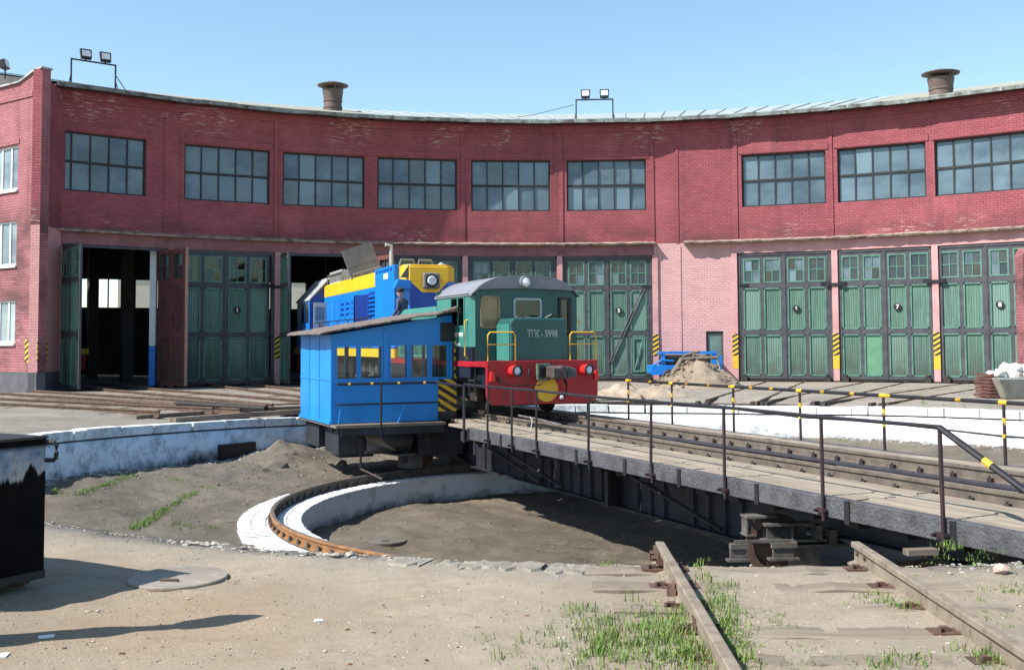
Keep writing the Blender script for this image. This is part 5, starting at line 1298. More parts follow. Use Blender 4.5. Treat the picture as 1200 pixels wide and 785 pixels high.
# roof vents
def vent(px, yb, yt, D, rb, rc, label):
    b_ = atd(px, yb, D); t2 = atd(px, yt, D); h = t2.z-b_.z; t = thing('roof_vent', label, 'vent', Matrix.Translation(b_), 'vents on the roundhouse roof')
    m = MB(); m.lathe([(rb,-.6),(rb,.12),(rb*1.06,.14),(rb*1.06,.2),(rb,.22),(rb*.97,h*.3),(rb*1.04,h*.31),(rb*1.04,h*.37),(rb,h*.38),(rb*1.14,h*.70),(rb*1.12,h*.71)], 28); me = m.mesh('barrel', VENT); smooth_angle(me, 35); ob('barrel', me, t)
    m = MB(); m.lathe([(rc*.5,h*.80),(rc,h*.85),(rc*1.01,h*.875),(rc*.5,h*.96),(.03,h)], 28); me = m.mesh('cap', VENT); smooth_angle(me, 35); ob('cap', me, t)
    for k in range(4): a = k*math.pi/2+.4; MB().box(-.03,.03,-.02,.02,h*.6,h*.82).ob('strut', VENT, t, T(rb*1.08*math.cos(a), rb*1.08*math.sin(a), 0))
vent(390, 131, 96, 52.0, .44, .74, 'brown sheet metal roof vent with flat cap above the second and third windows')
vent(1103, 117, 82, 47.0, .50, .80, 'wide brown sheet metal roof vent at the right end of the roof')
# floodlight frames
def flood(i, pa, pb, lamps, top, yb, label):
    M, L = bayM(i); xa, xb = bx(i, pa, -.35, 110), bx(i, pb, -.35, 110)
    n = M.to_3x3() @ Vector((0,1,0)); p0 = M @ Vector((0,-.35,0))
    zb = Z_E+.2; zt = onplane((pa+pb)/2, top, p0, n).z
    o = M @ Vector(((xa+xb)/2, -.35, zb)); t = thing('floodlight_stand', label, 'floodlight', Matrix.Translation(o) @ Rz(math.atan2((M.to_3x3() @ Vector((1,0,0))).y, (M.to_3x3() @ Vector((1,0,0))).x)), 'floodlight stands on the roundhouse roof')
    w_ = (xb-xa)/2; h = zt-zb
    m = MB(); m.tube([(-w_,0,-.1),(-w_,0,h)], .035, 6); m.tube([(w_,0,-.1),(w_,0,h)], .035, 6); m.tube([(-w_-.03,0,h),(w_+.03,0,h)], .035, 6)
    m.tube([(-w_-.1,.0,-.05),(-w_,0,h*.45)], .02, 6); m.tube([(w_+.12,0,-.05),(w_,0,h*.4)], .02, 6); m.ob('frame', BLACK, t)
    for px in lamps:
        x = bx(i, px, -.35, 90)-(xa+xb)/2
        m = MB(); m.prism([(-.20,.0),(.20,.0),(.22,.40),(-.22,.40)], -.10, .04, 'y', T(x, -.05, h+.06) @ Rx(-.25)); m.box(x-.03,x+.03,-.03,.03,h,h+.1); l = m.ob('lamp_housing', BLACK, t)
        m = MB(); m.box(-.16,.16,-.112,-.101,.08,.34, T(x, -.05, h+.06) @ Rx(-.25)); m.ob('lamp_glass', LAMP, l)
flood(0, 83, 135, (100, 123), 73, 105, 'black frame with two floodlights at the left end of the roof')
flood(5, 675, 718, (686, 708), 117, 140, 'black frame with two floodlights above the sixth window of the roundhouse')
a = atd(673, 123, 50.0); b_ = atd(578, 141, 54.0)
m = MB(); m.tube([a, (a+b_)/2+Vector((0,0,-.12)), b_], .015, 5); tag(m.ob('cable', BLACK), 'thin cable sagging from the middle floodlight stand to the roof', 'cable')
MW, LWB = bayM(0)
a = atd(136, 89, 42.6); b_ = atd(149, 109, 43.5); m = MB(); m.tube([a, b_, atd(190, 113, 43.9)], .02, 5); tag(m.ob('stay_wire', BLACK), 'thin stay wire beside the left floodlight stand', 'wire')
# ---- left wing
C_ = atd(46, 300, 40.8); C_.z = 0; dw = Vector((-.816,.578,0)); yw = Vector((.578,.816,0))
LWG = 14.0; wg0 = C_+dw*LWG
WGM = Matrix(((-dw.x, yw.x, 0, wg0.x), (-dw.y, yw.y, 0, wg0.y), (0,0,1,0), (0,0,0,1)))
WG = thing('corner_wing', 'sunlit red brick corner wing with white framed windows at the left edge', 'building', Matrix.Translation(C_+Vector((0,0,-.12))))
WI2 = Matrix.Translation(-C_+Vector((0,0,.12)))
def wx(px, py=300): return (WGM.inverted() @ onplane(px, py, C_, yw)).x
def wz(py, px=12): return onplane(px, py, C_, yw).z
rows = [(172,223),(259.5,311),(352,402)]
xr = wx(19); xl = xr-1.95
m = MB(); zt = 11.85
zs_ = [0.62]+sum([[wz(b2), wz(t3)] for t3, b2 in rows[::-1]], [])+[zt]
m.box(0, xl, 0, .35, .62, zt); m.box(xr, LWG, 0, .35, .62, zt)
for k in range(0, len(zs_), 2): m.box(xl, xr, 0, .35, zs_[k], zs_[k+1])
m.prism([(LWG-1.5, zt),(LWG, zt),(LWG, zt+.34),(LWG-.55, zt+.28)], 0, .35, 'y')
m.box(xl-.1, xr+.1, -.03, 0, zs_[-2]+.05, zs_[-2]+.25); m.box(LWG-5, LWG-.6, -.04, 0, 11.2, 11.4)
m.ob('front_wall', BRICK_W, WG, WI2 @ WGM)
m = MB(); m.box(-0, LWG+.04, -.06, .3, -.2, .615); m.ob('plinth', PLINTH, WG, WI2 @ WGM)
v0 = pol(29.9, VPH[0]+.012)
dd = v0-C_; Ls = dd.length; SM = Matrix.Translation(C_) @ Rz(math.atan2(dd.y, dd.x))
m = MB(); m.box(0, Ls+.3, .0, .35, .62, zt-.05); m.prism([(0,zt-.05),(1.0,zt-.05),(.5,zt+.05),(.35,zt+.30),(0,zt+.33)], 0, .35, 'y'); m.ob('side_wall', BRICK, WG, WI2 @ SM)
m = MB(); m.box(-.02, Ls, -.04, .35, -.2, .615); m.ob('plinth', PLINTH, WG, WI2 @ SM)
m = MB(); m.prism([(0,.3),(LWG-.4,.3),(LWG-1.4,1.2),(0,9)], zt-.2, zt-.1, 'z'); m.ob('flat_roof', ROOF_O, WG, WI2 @ WGM)
m = MB(); m.box(-.0, LWG-1.5, -.10, .45, zt+.002, zt+.06); m.prism([(LWG-1.5,zt+.01),(LWG-.55,zt+.29),(LWG+.05,zt+.35),(LWG+.05,zt+.41),(LWG-.55,zt+.35),(LWG-1.5,zt+.07)], -.08, .4, 'y'); m.ob('parapet_flashing', simple('pale_flashing', (.45,.47,.48), (.25,.24,.24), 3, rough=.5), WG, WI2 @ WGM)
for t3, b2 in rows:
    z1, z0 = wz(t3), wz(b2); w3 = xr-xl
    m = MB(); e = .07; m.box(0,e,-.02,.06,0,z1-z0); m.box(w3-e,w3,-.02,.06,0,z1-z0); m.box(e,w3-e,-.02,.06,0,e); m.box(e,w3-e,-.02,.06,z1-z0-e,z1-z0)
    for q in (.36, .70): m.box(w3*q-.045,w3*q+.045,-.02,.055,e,z1-z0-e)
    f = m.ob('window', WHITE, WG, WI2 @ WGM @ T(xl, .10, z0)); MB().box(-.05,w3+.05,-.18,.0,-.10,-.01).ob('sill', WHITE, f)
    for (a, b3) in ((e, w3*.36-.045), (w3*.36+.045, w3*.70-.045), (w3*.70+.045, w3-e)): MB().box(a, b3, .02, .026, e, z1-z0-e).ob('pane', glass_mat('wing_glass', (.28,.36,.40), (.10,.13,.16), .08) if 'wing_glass' not in bpy.data.materials else bpy.data.materials['wing_glass'], f)
m = MB(); m.box(LWG-.85, LWG+.005, -.012, -.002, 1.0, 1.85); m.ob('warning_stripes', HAZ, WG, WI2 @ WGM); m = MB(); m.box(0, .8, -.012, -.002, 1.0, 1.85); m.ob('warning_stripes', HAZ2, WG, WI2 @ SM)
p = atd(6, 84, 41.8); t = thing('floodlight', 'single small floodlight seen edge-on above the red corner wing', 'floodlight', Matrix.Translation(p))
m = MB(); m.box(-.12,.12,-.2,.2,.0,.36, T(0,0,.1) @ Ry(-.25)); m.ob('lamp_housing', BLACK, t, bevel=.02); MB().tube([(0,0,-.3),(0,0,.15)], .03, 6).ob('stand', BLACK, t); m = MB(); m.box(.122,.135,-.16,.16,.04,.32, T(0,0,.1) @ Ry(-.25)); m.ob('lamp_glass', LAMP, t)
# pale building seen through the hall windows
pb = pol(95, R_(-37), -.1); t = thing('pale_building', 'pale block seen through the rear windows of the open doorway', 'building', Matrix.Translation(pb) @ Rz(R_(37)))
m = MB(); m.box(-14,9,0,10,0,8.2); m.ob('wall', PALE, t)
for k in range(8):
    MB().box(-12+2.6*k,-10.9+2.6*k,-.03,-.0,4.6,6.4).ob('window', GLASS, t)
pb = pol(95, R_(-16), -.1); t = thing('pale_warehouse', 'pale block seen through the doorway beside the cab of the blue locomotive', 'building', Matrix.Translation(pb) @ Rz(R_(16)))
MB().box(-16,6,0,10,0,9.2).ob('wall', PALE, t); MB().box(-16.2,6.2,-.2,10.2,9.2,9.5).ob('roof', ROOF_O, t)
# ================================================================== SMALLER THINGS
# dark steel box at the left edge
BOXM = simple('black_box_steel', (.012,.011,.013), (.02,.016,.018), 4, rough=.55)
def box_paint():
    k = NM('black_box_with_dripping_paint'); s = k.n('ShaderNodeSeparateXYZ'); k.lk(k.P(), s.inputs[0])
    base = k.mix(k.ramp(k.noise(4, 6), .4, .6), (.003,.0028,.0035), (.006,.005,.0055))
    edge = k.math('ADD', s.outputs[2], k.math('MULTIPLY', k.noise(5, 4, .6, sc=(1,1,.12)), -.55))
    msk = k.math('MULTIPLY', k.ramp(edge, .40, .43), k.ramp(s.outputs[2], .86, .90, 1., 0.))
    msk = k.math('MULTIPLY', msk, k.ramp(k.noise(9, 6, .7), .25, .45))
    pc = k.mix(k.ramp(k.noise(4, 5, .6), .40, .6), (.11,.17,.28), (.34,.35,.36))
    return k.out(k.mix(msk, base, pc), .85, k.noise(20, 5), .3, .01, 0, .08)
BP = box_paint()
A_ = gz(51, 683, -.12); zt = onplane(51, 510.5, A_, Vector((0,1,0))).z
e1 = Vector((-.87,.49,0))*1.9; e2 = Vector((-.49,-.87,0))*1.25
BT = thing('steel_box', 'tall dark steel box with dripped blue-grey paint and a ring handle at the left edge', 'container', Matrix.Translation(A_))
h = zt+.12
m = MB(); pl = [(0,0),(e1.x,e1.y),((e1+e2).x,(e1+e2).y),(e2.x,e2.y)]
m.prism(pl, .10, h-.02, 'z'); m.ob('box_body', BP, BT)
m = MB(); pl2 = [(a*1.01+.01, b2*1.01+.003) for a, b2 in pl]; m.prism(pl2, h-.019, h, 'z'); m.prism(pl2, .04, .10, 'z'); m.ob('box_rim', BOXM, BT)
m = MB()
for q in (e1*.08+e2*.08, e1*.9+e2*.08, e2*.9+e1*.08, (e1+e2)*.9): m.cbox((q.x,q.y,.02), (.12,.12,.06))
m.ob('box_foot', RUST, BT)
def uloop(): return [(0,0,-.055),(.055,0,-.055),(.075,0,-.04),(.08,0,0),(.08,0,.05),(.06,0,.075),(0,0,.08)]
m = MB(); m.tube([(x, y, z+h-.125) for x, y, z in uloop()], .017, 8); m.ob('ring_handle', BOXM, BT)
# post just outside the frame that throws the lower shadow
tp = gz(300, 715, -.12); hgt = 2.15; k_ = hgt/math.tan(SUN_EL); b_ = tp-Vector((.9135,.4067,0))*k_
PT = thing('bollard_post', 'steel post with a domed head just outside the left edge, throwing the long foreground shadow', 'post', Matrix.Translation(Vector((b_.x,b_.y,-.12))))
m = MB(); HS = hgt/1.75; m.lathe([(r, z*HS) for r, z in [(.17,0),(.16,.5),(.13,.95),(.075,1.15),(.07,1.3)]], 20); me = m.mesh('shaft', BOXM); smooth_angle(me); ob('shaft', me, PT)
m = MB(); m.lathe([(r, z*HS) for r, z in [(.07,1.3),(.13,1.36),(.145,1.5),(.09,1.66),(.02,1.75)]], 20); me = m.mesh('domed_head', BOXM); smooth_angle(me); ob('domed_head', me, PT)
# yard things by the pink wall
def px_at(px, py, z): return gz(px, py, z)
base = gz(815, 448, -.12); D0 = base.y; s_ = D0/F
TRB = thing('blue_cart', 'blue steel frame trailer behind the heap of sand against the pink wall', 'cart', Matrix.Translation(base+Vector((0,1.2,0))))
def lx(px): return (px-815)*s_*1.02
def lz(py): return (448-py)*s_*1.02
m = MB()
m.box(lx(768),lx(800),-.05,1.4,.35,lz(429)); m.ob('side_panel', BLUE_L, TRB, bevel=.02)
m = MB()
for (x0, x1, z0, z1) in ((781,785,.3,lz(413)),(840,845,.3,lz(413)),(849,852,.3,lz(418))): m.box(lx(x0),lx(x1),0,.12,z0,z1)
m.box(lx(779),lx(846),-.03,.10,lz(416),lz(413)); m.box(lx(785),lx(840),.9,1.0,lz(416),lz(413)); m.box(lx(779),lx(783),.1,1.0,lz(416),lz(413)); m.box(lx(842),lx(846),.1,1.0,lz(416),lz(413))
m.tube([(lx(771),-.02,lz(429)),(lx(781),-.02,lz(423)),(lx(795),-.02,lz(424))], .05, 6); m.box(lx(768),lx(850),-.06,.0,.3,.5); m.ob('frame', BLUE_L, TRB)
m = MB(); m.box(lx(840),lx(843)+.1,-.1,.8,.3,lz(434)); m.ob('drop_side', BLUE_L, TRB)
m = MB(); m.box(lx(786),lx(839),.2,.9,.5,lz(417)); m.ob('dark_load', GREASE, TRB)
m = MB(); m.tube([(lx(846),-.05,lz(424)),(lx(849),-.08,lz(432)),(lx(845),-.08,lz(438))], .035, 6); m.ob('hose', LGREY, TRB)
for x in (790, 840):
    w_ = MB().lathe([(.0,-.1),(.30,-.1),(.33,-.05),(.33,.05),(.30,.1),(0,.1)], 20, T(lx(x), -.0, .22) @ Rx(math.pi/2)); w_.ob('wheel', GREASE, TRB)
def rockmesh(r, seed):
    rn = random.Random(seed); m = MB(); n1 = (1+5**.5)/2; 
    V = [Vector(v).normalized() for v in ((-1,n1,0),(1,n1,0),(-1,-n1,0),(1,-n1,0),(0,-1,n1),(0,1,n1),(0,-1,-n1),(0,1,-n1),(n1,0,-1),(n1,0,1),(-n1,0,-1),(-n1,0,1))]
    Fs = [(0,11,5),(0,5,1),(0,1,7),(0,7,10),(0,10,11),(1,5,9),(5,11,4),(11,10,2),(10,7,6),(7,1,8),(3,9,4),(3,4,2),(3,2,6),(3,6,8),(3,8,9),(4,9,5),(2,4,11),(6,2,10),(8,6,7),(9,8,1)]
    sx, sy, sz = rn.uniform(.8,1.3), rn.uniform(.7,1.1), rn.uniform(.45,.8)
    return m.add([(v.x*r*sx*rn.uniform(.75,1.2), v.y*r*sy*rn.uniform(.75,1.2), v.z*r*sz*rn.uniform(.75,1.2)) for v in V], Fs)
def scatter_mesh(name, items, protos, mat, label, cat):
    vs = []; fs = []
    for (p, r) in items:
        q = random.choice(protos); a = random.uniform(0, 6.3); c, s = math.cos(a), math.sin(a); n = len(vs)
        vs += [(p.x+r*(v[0]*c-v[1]*s), p.y+r*(v[0]*s+v[1]*c), p.z+r*v[2]*.8) for v in q.v]; fs += [tuple(i+n for i in f) for f in q.f]
    me = bpy.data.meshes.new(name); me.from_pydata(vs, [], fs); me.materials.append(mat); o = ob(name, me); return tag(o, label, cat, kind='stuff')
PBH = [rockmesh(1, 90+i) for i in range(5)]
# sand heap
def heap(name, label, cx, cy, rx, ry, h, mat, z0=-.16, seed=1, extra=None, cat='heap'):
    vs = []; fs = []; nr, na = 26, 72
    for i in range(nr+1):
        t = i/nr
        for k in range(na):
            a = 2*math.pi*k/na; e = 1+.16*nz(math.cos(a)*1.2, math.sin(a)*1.2, 1, seed)
            x = rx*t*e*math.cos(a); y = ry*t*e*math.sin(a); z = h*(max(0, 1-t)**1.0)*(1-.25*math.exp(-(t/.16)**2))
            z += (.20*nz(x, y, 1.1, seed)+.12*nz(x, y, 3.2, seed+3)+.06*nz(x, y, 8, seed))*min(1, (1-t)*4+.1)
            if extra: z += extra(x, y)
            vs.append((x, y, max(z, -.02) if i < nr else -.05))
    for i in range(nr):
        for k in range(na): a = i*na+k; b = i*na+(k+1) % na; fs.append((a, a+na, b+na, b))
    m = MB(); m.add(vs, fs); o = m.ob(name, mat, None, T(cx, cy, z0), smooth=True); return tag(o, label, cat)
hb = gz(814, 452, -.12)
heap('sand_heap', 'heap of brown soil with old timbers on top in front of the blue trailer', hb.x, hb.y-.3, 1.95, 1.9, 1.30, SAND)
hb2 = gz(742, 464, -.12)
heap('low_sand_heap', 'low spread of light soil beside the green locomotive', hb2.x, hb2.y+.6, 2.2, 1.3, .36, simple('light_soil', (.36,.29,.22), (.25,.2,.15), 2, bs=.8, bscale=12, bd=.05, rough=.95), seed=4)
sc = hb.y/F
for (xa, ya, xb, yb, r, dy) in ((786,443,799,420,.09,-.5),(799,421,840,419,.08,.0),(805,425,842,430,.10,-.1),(812,416,835,420,.07,.2),(800,417,820,412,.06,.3),(760,449,784,446,.06,-1.0)):
    a = atd(xa, ya, hb.y+dy); b2 = atd(xb, yb, hb.y+dy+.2); m = MB(); m.tube([a, (a+b2)/2+Vector((0,0,.01)), b2], [r, r*1.08, r*.9], 6)
    tag(m.ob('old_timber', LOG), {786:'pale timber leaning steeply on the left side of the soil heap',799:'long timber lying level across the top of the soil heap',805:'thick timber sloping down to the right on the soil heap',812:'short plank on the crest of the soil heap',800:'small plank tilted up at the crest of the soil heap',760:'thin timber lying on the ground at the left foot of the soil heap'}[xa], 'timber', 'timbers on the soil heap')
it = [(Vector((hb.x+random.gauss(0,1.2), hb.y-.6+random.gauss(0,1.1), 0)), random.uniform(.02,.09)) for _ in range(420)]
it = [(Vector((p.x, p.y, -.14+max(0, 1.22*(1-math.hypot((p.x-hb.x)/1.95, (p.y-hb.y+.3)/1.9))))), r) for p, r in it]
scatter_mesh('soil_lumps', it, PBH, SAND, 'lumps of soil on and around the heap in front of the blue trailer', 'soil')
# skip with rubble, right edge
sb = gz(1190, 467, -.12); SK = thing('rubble_skip', 'pale metal skip heaped with white rubble at the right edge', 'skip', Matrix.Translation(sb))
s2 = sb.y/F; m = MB(); x0, x1 = -(1190-1179)*s2, 2.4
def frus(mb, bx0, bx1, tx0, tx1, by0, by1, ty0, ty1, z0, z1): return mb.add([(bx0,by0,z0),(bx1,by0,z0),(bx1,by1,z0),(bx0,by1,z0),(tx0,ty0,z1),(tx1,ty0,z1),(tx1,ty1,z1),(tx0,ty1,z1)], [(0,3,2,1),(4,5,6,7),(0,1,5,4),(1,2,6,5),(2,3,7,6),(3,0,4,7)])
frus(m, x0, x1, x0-.28, x1+.28, .0, 1.1, -.2, 1.3, .0, .62); m.ob('skip_body', simple('weathered_skip_paint', (.34,.33,.29), (.24,.22,.18), 2, dirt=(.2,.13,.08), dl=.6, dh=.72, streak=True), SK, bevel=.02)
m = MB(); m.box(x0-.30,x1+.3,-.23,-.18,.58,.64); m.ob('skip_rim', LGREY, SK)
RK = [rockmesh(1, i).mesh('rubble_piece', RUBBLE) for i in range(6)]
rn = random.Random(5)
for k in range(46):
    u = rn.uniform(0, 1); x = x0-.15+u*2.6; z = .62+.05+min(.62, .12+.45*u+.1*rn.random())*rn.random(); r = rn.uniform(.10,.26)
    ob('rubble_piece', RK[k % 6], SK, T(x, rn.uniform(-.1,.9), z) @ Rz(rn.uniform(0,6)) @ Rx(rn.uniform(-.6,.6)) @ Matrix.Scale(r, 4))
stp = gz(1167, 466, -.12); t = thing('brick_stack', 'small stack of red-brown boards beside the skip', 'stack', Matrix.Translation(stp))
for k in range(7): MB().box(-.26+rn.uniform(-.04,.04),.30,-.2,.9,.02+k*.105,.10+k*.105).ob('board', simple('red_brown_board', (.14,.06,.05), (.08,.04,.035), 4) if 'red_brown_board' not in bpy.data.materials else bpy.data.materials['red_brown_board'], t)
# brick pier at the right edge with warning stripes
pp_ = gz(1203, 459, -.12); pr2 = thing('brick_pier', 'red brick pier with black and yellow stripes near its foot at the right edge', 'pier', Matrix.Translation(pp_)); s3 = pp_.y/F
m = MB(); m.prism([(0,0),(1.3,0),(1.3,(459-290)*s3),(.15,(459-290)*s3),(0,(459-299)*s3)], 0, .6, 'y'); 
for z in (1.25, 2.75): m.box(-.03, 1.3, -.05, 0, z*1.0+.9, z+1.0)
m.ob('pier_body', BRICK_W, pr2)
m = MB(); m.box(-.01,1.3,-.06,-.051,(459-425)*s3,(459-402)*s3); m.ob('warning_stripes', HAZB, pr2)
# stones, litter, rust scraps
random.seed(11)
def on_ground(px, py, dz=0):
    p = gz(px, py, -.13)
    for _ in range(4): p = gz(px, py, zground(p.x, p.y)+dz)
    return p
PB = [rockmesh(1, 40+i) for i in range(5)]
it = []
for k in range(6500):
    px = random.uniform(0, 1200); py = 625+160*random.random()**1.2; p = on_ground(px, py)
    if math.hypot(p.x-PV.x, p.y-PV.y) < 11.95: continue
    it.append((p, random.choice([.003,.004,.004,.005,.006,.007,.010,.016 if random.random() < .25 else .005])))
scatter_mesh('pebbles', it, PB, simple('mixed_pebbles', (.40,.35,.29), (.16,.12,.10), 30, lo=.45, hi=.55), 'small loose stones scattered over the sandy foreground', 'pebbles')
it = []
for k in range(900):
    a = random.uniform(-math.pi, math.pi); r = 6.1*math.sqrt(random.random()); x, y = PV.x+r*math.sin(a), PV.y+r*math.cos(a); it.append((Vector((x, y, inner_zf(0, r, 0, x, y))), random.uniform(.012,.04)))
for k in range(2200):
    a = R_(random.uniform(-110, 70)); r = random.uniform(7.4, 11.4); x, y = PV.x+r*math.sin(a), PV.y+r*math.cos(a); it.append((Vector((x, y, pit_zf(0, r, math.degrees(a), x, y))), random.uniform(.01,.035)))
scatter_mesh('pit_stones', it, PB, simple('dark_pit_stones', (.19,.165,.14), (.07,.06,.055), 20, lo=.45, hi=.55), 'loose stones and clinker on the dirt of the turntable pit', 'stones')
it = []
for (cx, cy, n, sp) in ((1140, 655, 260, 45), (850, 640, 60, 15), (740, 655, 120, 40), (1010, 470, 200, 160), (760, 470, 120, 60)):
    for k in range(n):
        p = on_ground(cx+random.gauss(0, sp), cy+random.gauss(0, 6)); 
        if math.hypot(p.x-PV.x, p.y-PV.y) < 12.0: continue
        it.append((p, random.uniform(.008,.03)))
scatter_mesh('chippings', it, PB, simple('pale_chippings', (.36,.32,.27), (.2,.175,.15), 20), 'pale crushed stone lying beside the rail at lower right', 'gravel')
def bit(name, px, py, label, mat, d, rot=0, cat='litter'):
    p = on_ground(px, py); m = MB(); j = lambda: random.uniform(-.2,.2)
    m.prism([(-d[0]/2,-d[1]/2*(1+j())),(d[0]/2*(1+j()),-d[1]/2),(d[0]/2,d[1]/2*(1+j())),(-d[0]/2*(1+j()),d[1]/2)], 0, d[2], 'z'); o = m.ob(name, mat, None, Matrix.Translation(p) @ Rz(rot) @ Rx(.08)); return tag(o, label, cat)
bit('paper_scrap', 55, 746, 'white paper scrap lying in the long shadow at lower left', WHITE, (.09,.045,.006), .5)
bit('paper_scrap', 4, 768, 'white scrap at the bottom left edge', WHITE, (.05,.06,.008), .1)
bit('white_chip', 373, 728, 'small white chip on the sand right of the long shadow tip', WHITE, (.05,.04,.012), .3)
BRN = simple('brown_dead_leaf', (.16,.07,.035), (.09,.04,.025), 9)
for i, (x, y, lb) in enumerate(((438,742,'brown scrap on bare sand near the bottom middle'),(410,779,'longer brown scrap at the bottom edge'),(500,774,'small brown scrap near the bottom edge'),(143,766,'reddish scrap below the long shadow'),(407,738,'tiny brown speck on the sand below the ring'),(725,686,'rust flake left of the foreground rail'),(618,722,'thin dry twig curled on the sand left of the grass'))):
    bit('brown_scrap', x, y, lb, BRN, (.03,.018,.008), i)
p = on_ground(1174, 671); m = rockmesh(.075, 3); m.v = [(x, y, z+.03) for x, y, z in m.v]; tag(m.ob('pinkish_stone', simple('pinkish_stone', (.48,.35,.29), (.36,.25,.2), 12, bs=.6), None, Matrix.Translation(p)), 'fist-sized pinkish stone on the dirt right of the foreground rail', 'stone')
# rusty track fittings beside the left rail
for i, (x, y, lb) in enumerate(((768,655,'rusty track bolt beside the end of the left foreground rail'),(790,697,'rusty spike left of the foreground rail'),(816,740,'rusty fitting in the grass beside the left rail'))):
    p = on_ground(x, y); m = MB(); m.cbox((0,0,.02), (.10,.07,.05)); m.tube([(0,0,.03),(.02,0,.10)], .02, 6); tag(m.ob('rusty_fitting', RUST, None, Matrix.Translation(p) @ Rz(i)), lb, 'fitting')
m = MB(); p = on_ground(1068, 650); m.box(-.05,.22,-.05,.05,.0,.05); tag(m.ob('timber_stub', SLEEP, None, Matrix.Translation(p) @ Rz(.15)), 'short squared timber beside the end of the right foreground rail', 'timber')
it = []
for k in range(1500):
    dg = random.choice([-1,1])*random.uniform(128, 180); ph = R_(dg); r = 11.66+abs(random.gauss(0,.16))
    x, y = PV.x+r*math.sin(ph), PV.y+r*math.cos(ph); cl = .4+.6*max(0, nz(x, y, .9, 7)*2)
    it.append((Vector((x, y, (zground(x, y) if r > 11.78 else -.19)-.01)), random.uniform(.012,.05)*cl))
scatter_mesh('rim_rubble', it, PB, simple('broken_rim_concrete', (.34,.315,.28), (.2,.18,.155), 12, lo=.45, hi=.55), 'broken concrete crumbs along the near rim of the pit', 'rubble')
it = []
for k in range(520):
    a = R_(random.gauss(-52, 20)); r = random.uniform(7.5, 11.4); x, y = PV.x+r*math.sin(a), PV.y+r*math.cos(a)
    if nz(x, y, .6, 17) > -.12: it.append((Vector((x, y, pit_zf(0, r, math.degrees(a), x, y)-.01)), random.uniform(.03,.10)*random.random()**.5))
scatter_mesh('terrace_clods', it, PB, simple('brown_clods', (.17,.14,.11), (.08,.07,.058), 9), 'hardened clods and broken slab pieces on the pit terrace', 'clods')
it = []
for k in range(1500):
    dg = random.uniform(-100, 80); ph = R_(dg); r = 11.5-abs(random.gauss(0,.18)); x, y = PV.x+r*math.sin(ph), PV.y+r*math.cos(ph)
    it.append((Vector((x, y, pit_zf(0, r, dg, x, y))), random.uniform(.015,.06)))
scatter_mesh('wall_foot_debris', it, PB, simple('whitish_debris', (.42,.41,.39), (.12,.11,.10), 9, lo=.42, hi=.55), 'chips and debris along the foot of the pit wall', 'debris')
# ---- grass
def grass(name, patches, label, zf):
    vs = []; fs = []
    for (cx, cy, sx, sy, n, h) in patches:
        tufts = max(1, int(n*(1.3 if name == 'pit_weeds' else .5))//12)
        for t in range(tufts):
            tx = cx+random.gauss(0, sx); ty = cy+random.gauss(0, sy); c = zf(tx, ty)
            if c is None: continue
            hh = h*random.uniform(.45, 1.15)
            for b in range(12):
                bxp = c.x+random.gauss(0, .03+.12*h); byp = c.y+random.gauss(0, .03+.12*h); a = random.uniform(0, 6.3); ln = hh*random.uniform(.35, .95); w_ = random.uniform(.0016,.0034)*(1+h*3)
                ox, oy = math.cos(a), math.sin(a); lean = random.uniform(.15, .75)*ln; k = len(vs); z = c.z-.01
                px_, py_ = -oy*w_, ox*w_
                vs.extend([(bxp-px_, byp-py_, z), (bxp+px_, byp+py_, z), (bxp+ox*lean*.35+px_*.8, byp+oy*lean*.35+py_*.8, z+ln*.6), (bxp+ox*lean*.35-px_*.8, byp+oy*lean*.35-py_*.8, z+ln*.6), (bxp+ox*lean, byp+oy*lean, z+ln*.9)])
                fs.extend([(k, k+1, k+2, k+3), (k+3, k+2, k+4)])
    me = bpy.data.meshes.new(name); me.from_pydata(vs, [], fs); me.materials.append(GRASSM); o = ob(name, me); return tag(o, label, 'grass', kind='stuff')
og = lambda x, y: on_ground(x, y)
grass('grass', [(690,740,26,14,900,.09),(760,755,38,18,2200,.12),(790,735,20,14,900,.12),(700,768,40,9,800,.10),(720,722,25,7,350,.07),(815,775,18,8,600,.12),(850,730,8,20,900,.11),(835,700,5,14,500,.09),(822,672,3,9,260,.07),(862,765,8,12,500,.13),(780,680,10,8,150,.05)], 'bright green grass growing left of and between the foreground rails', og)
grass('rail_grass', [(905,740,35,14,500,.06),(1030,690,18,8,420,.07),(1060,712,14,8,350,.09),(1075,680,10,6,200,.05),(1095,655,8,4,140,.05),(1110,641,7,2,160,.10),(1130,655,22,6,200,.05),(1180,690,14,8,240,.07),(1165,772,25,6,500,.10),(1045,775,25,6,350,.09),(940,775,40,6,260,.06),(1155,725,22,12,260,.06),(1195,668,5,4,100,.06)], 'sparse green grass around the right foreground rail', og)
grass('cover_weeds', [(272,681,8,3,120,.04),(380,690,10,2,60,.03),(565,752,14,4,110,.04),(600,765,10,4,60,.03),(716,660,5,2,110,.06),(470,760,60,14,60,.02)], 'tiny weeds beside the round cover and on the sand', og)
def op(x, y):
    p = gz(x, y, -1.3)
    for _ in range(5):
        r = math.hypot(p.x-PV.x, p.y-PV.y)
        if r > 11.9 or r < 7.3: return None
        p = gz(x, y, pit_zf(0, r, math.degrees(phi_of(p)), p.x, p.y))
    return p
ln = lambda x0, y0, x1, y1, n, c, h: [(x0+(x1-x0)*i/n, y0+(y1-y0)*i/n, 3, 1.2, c, h) for i in range(n+1)]
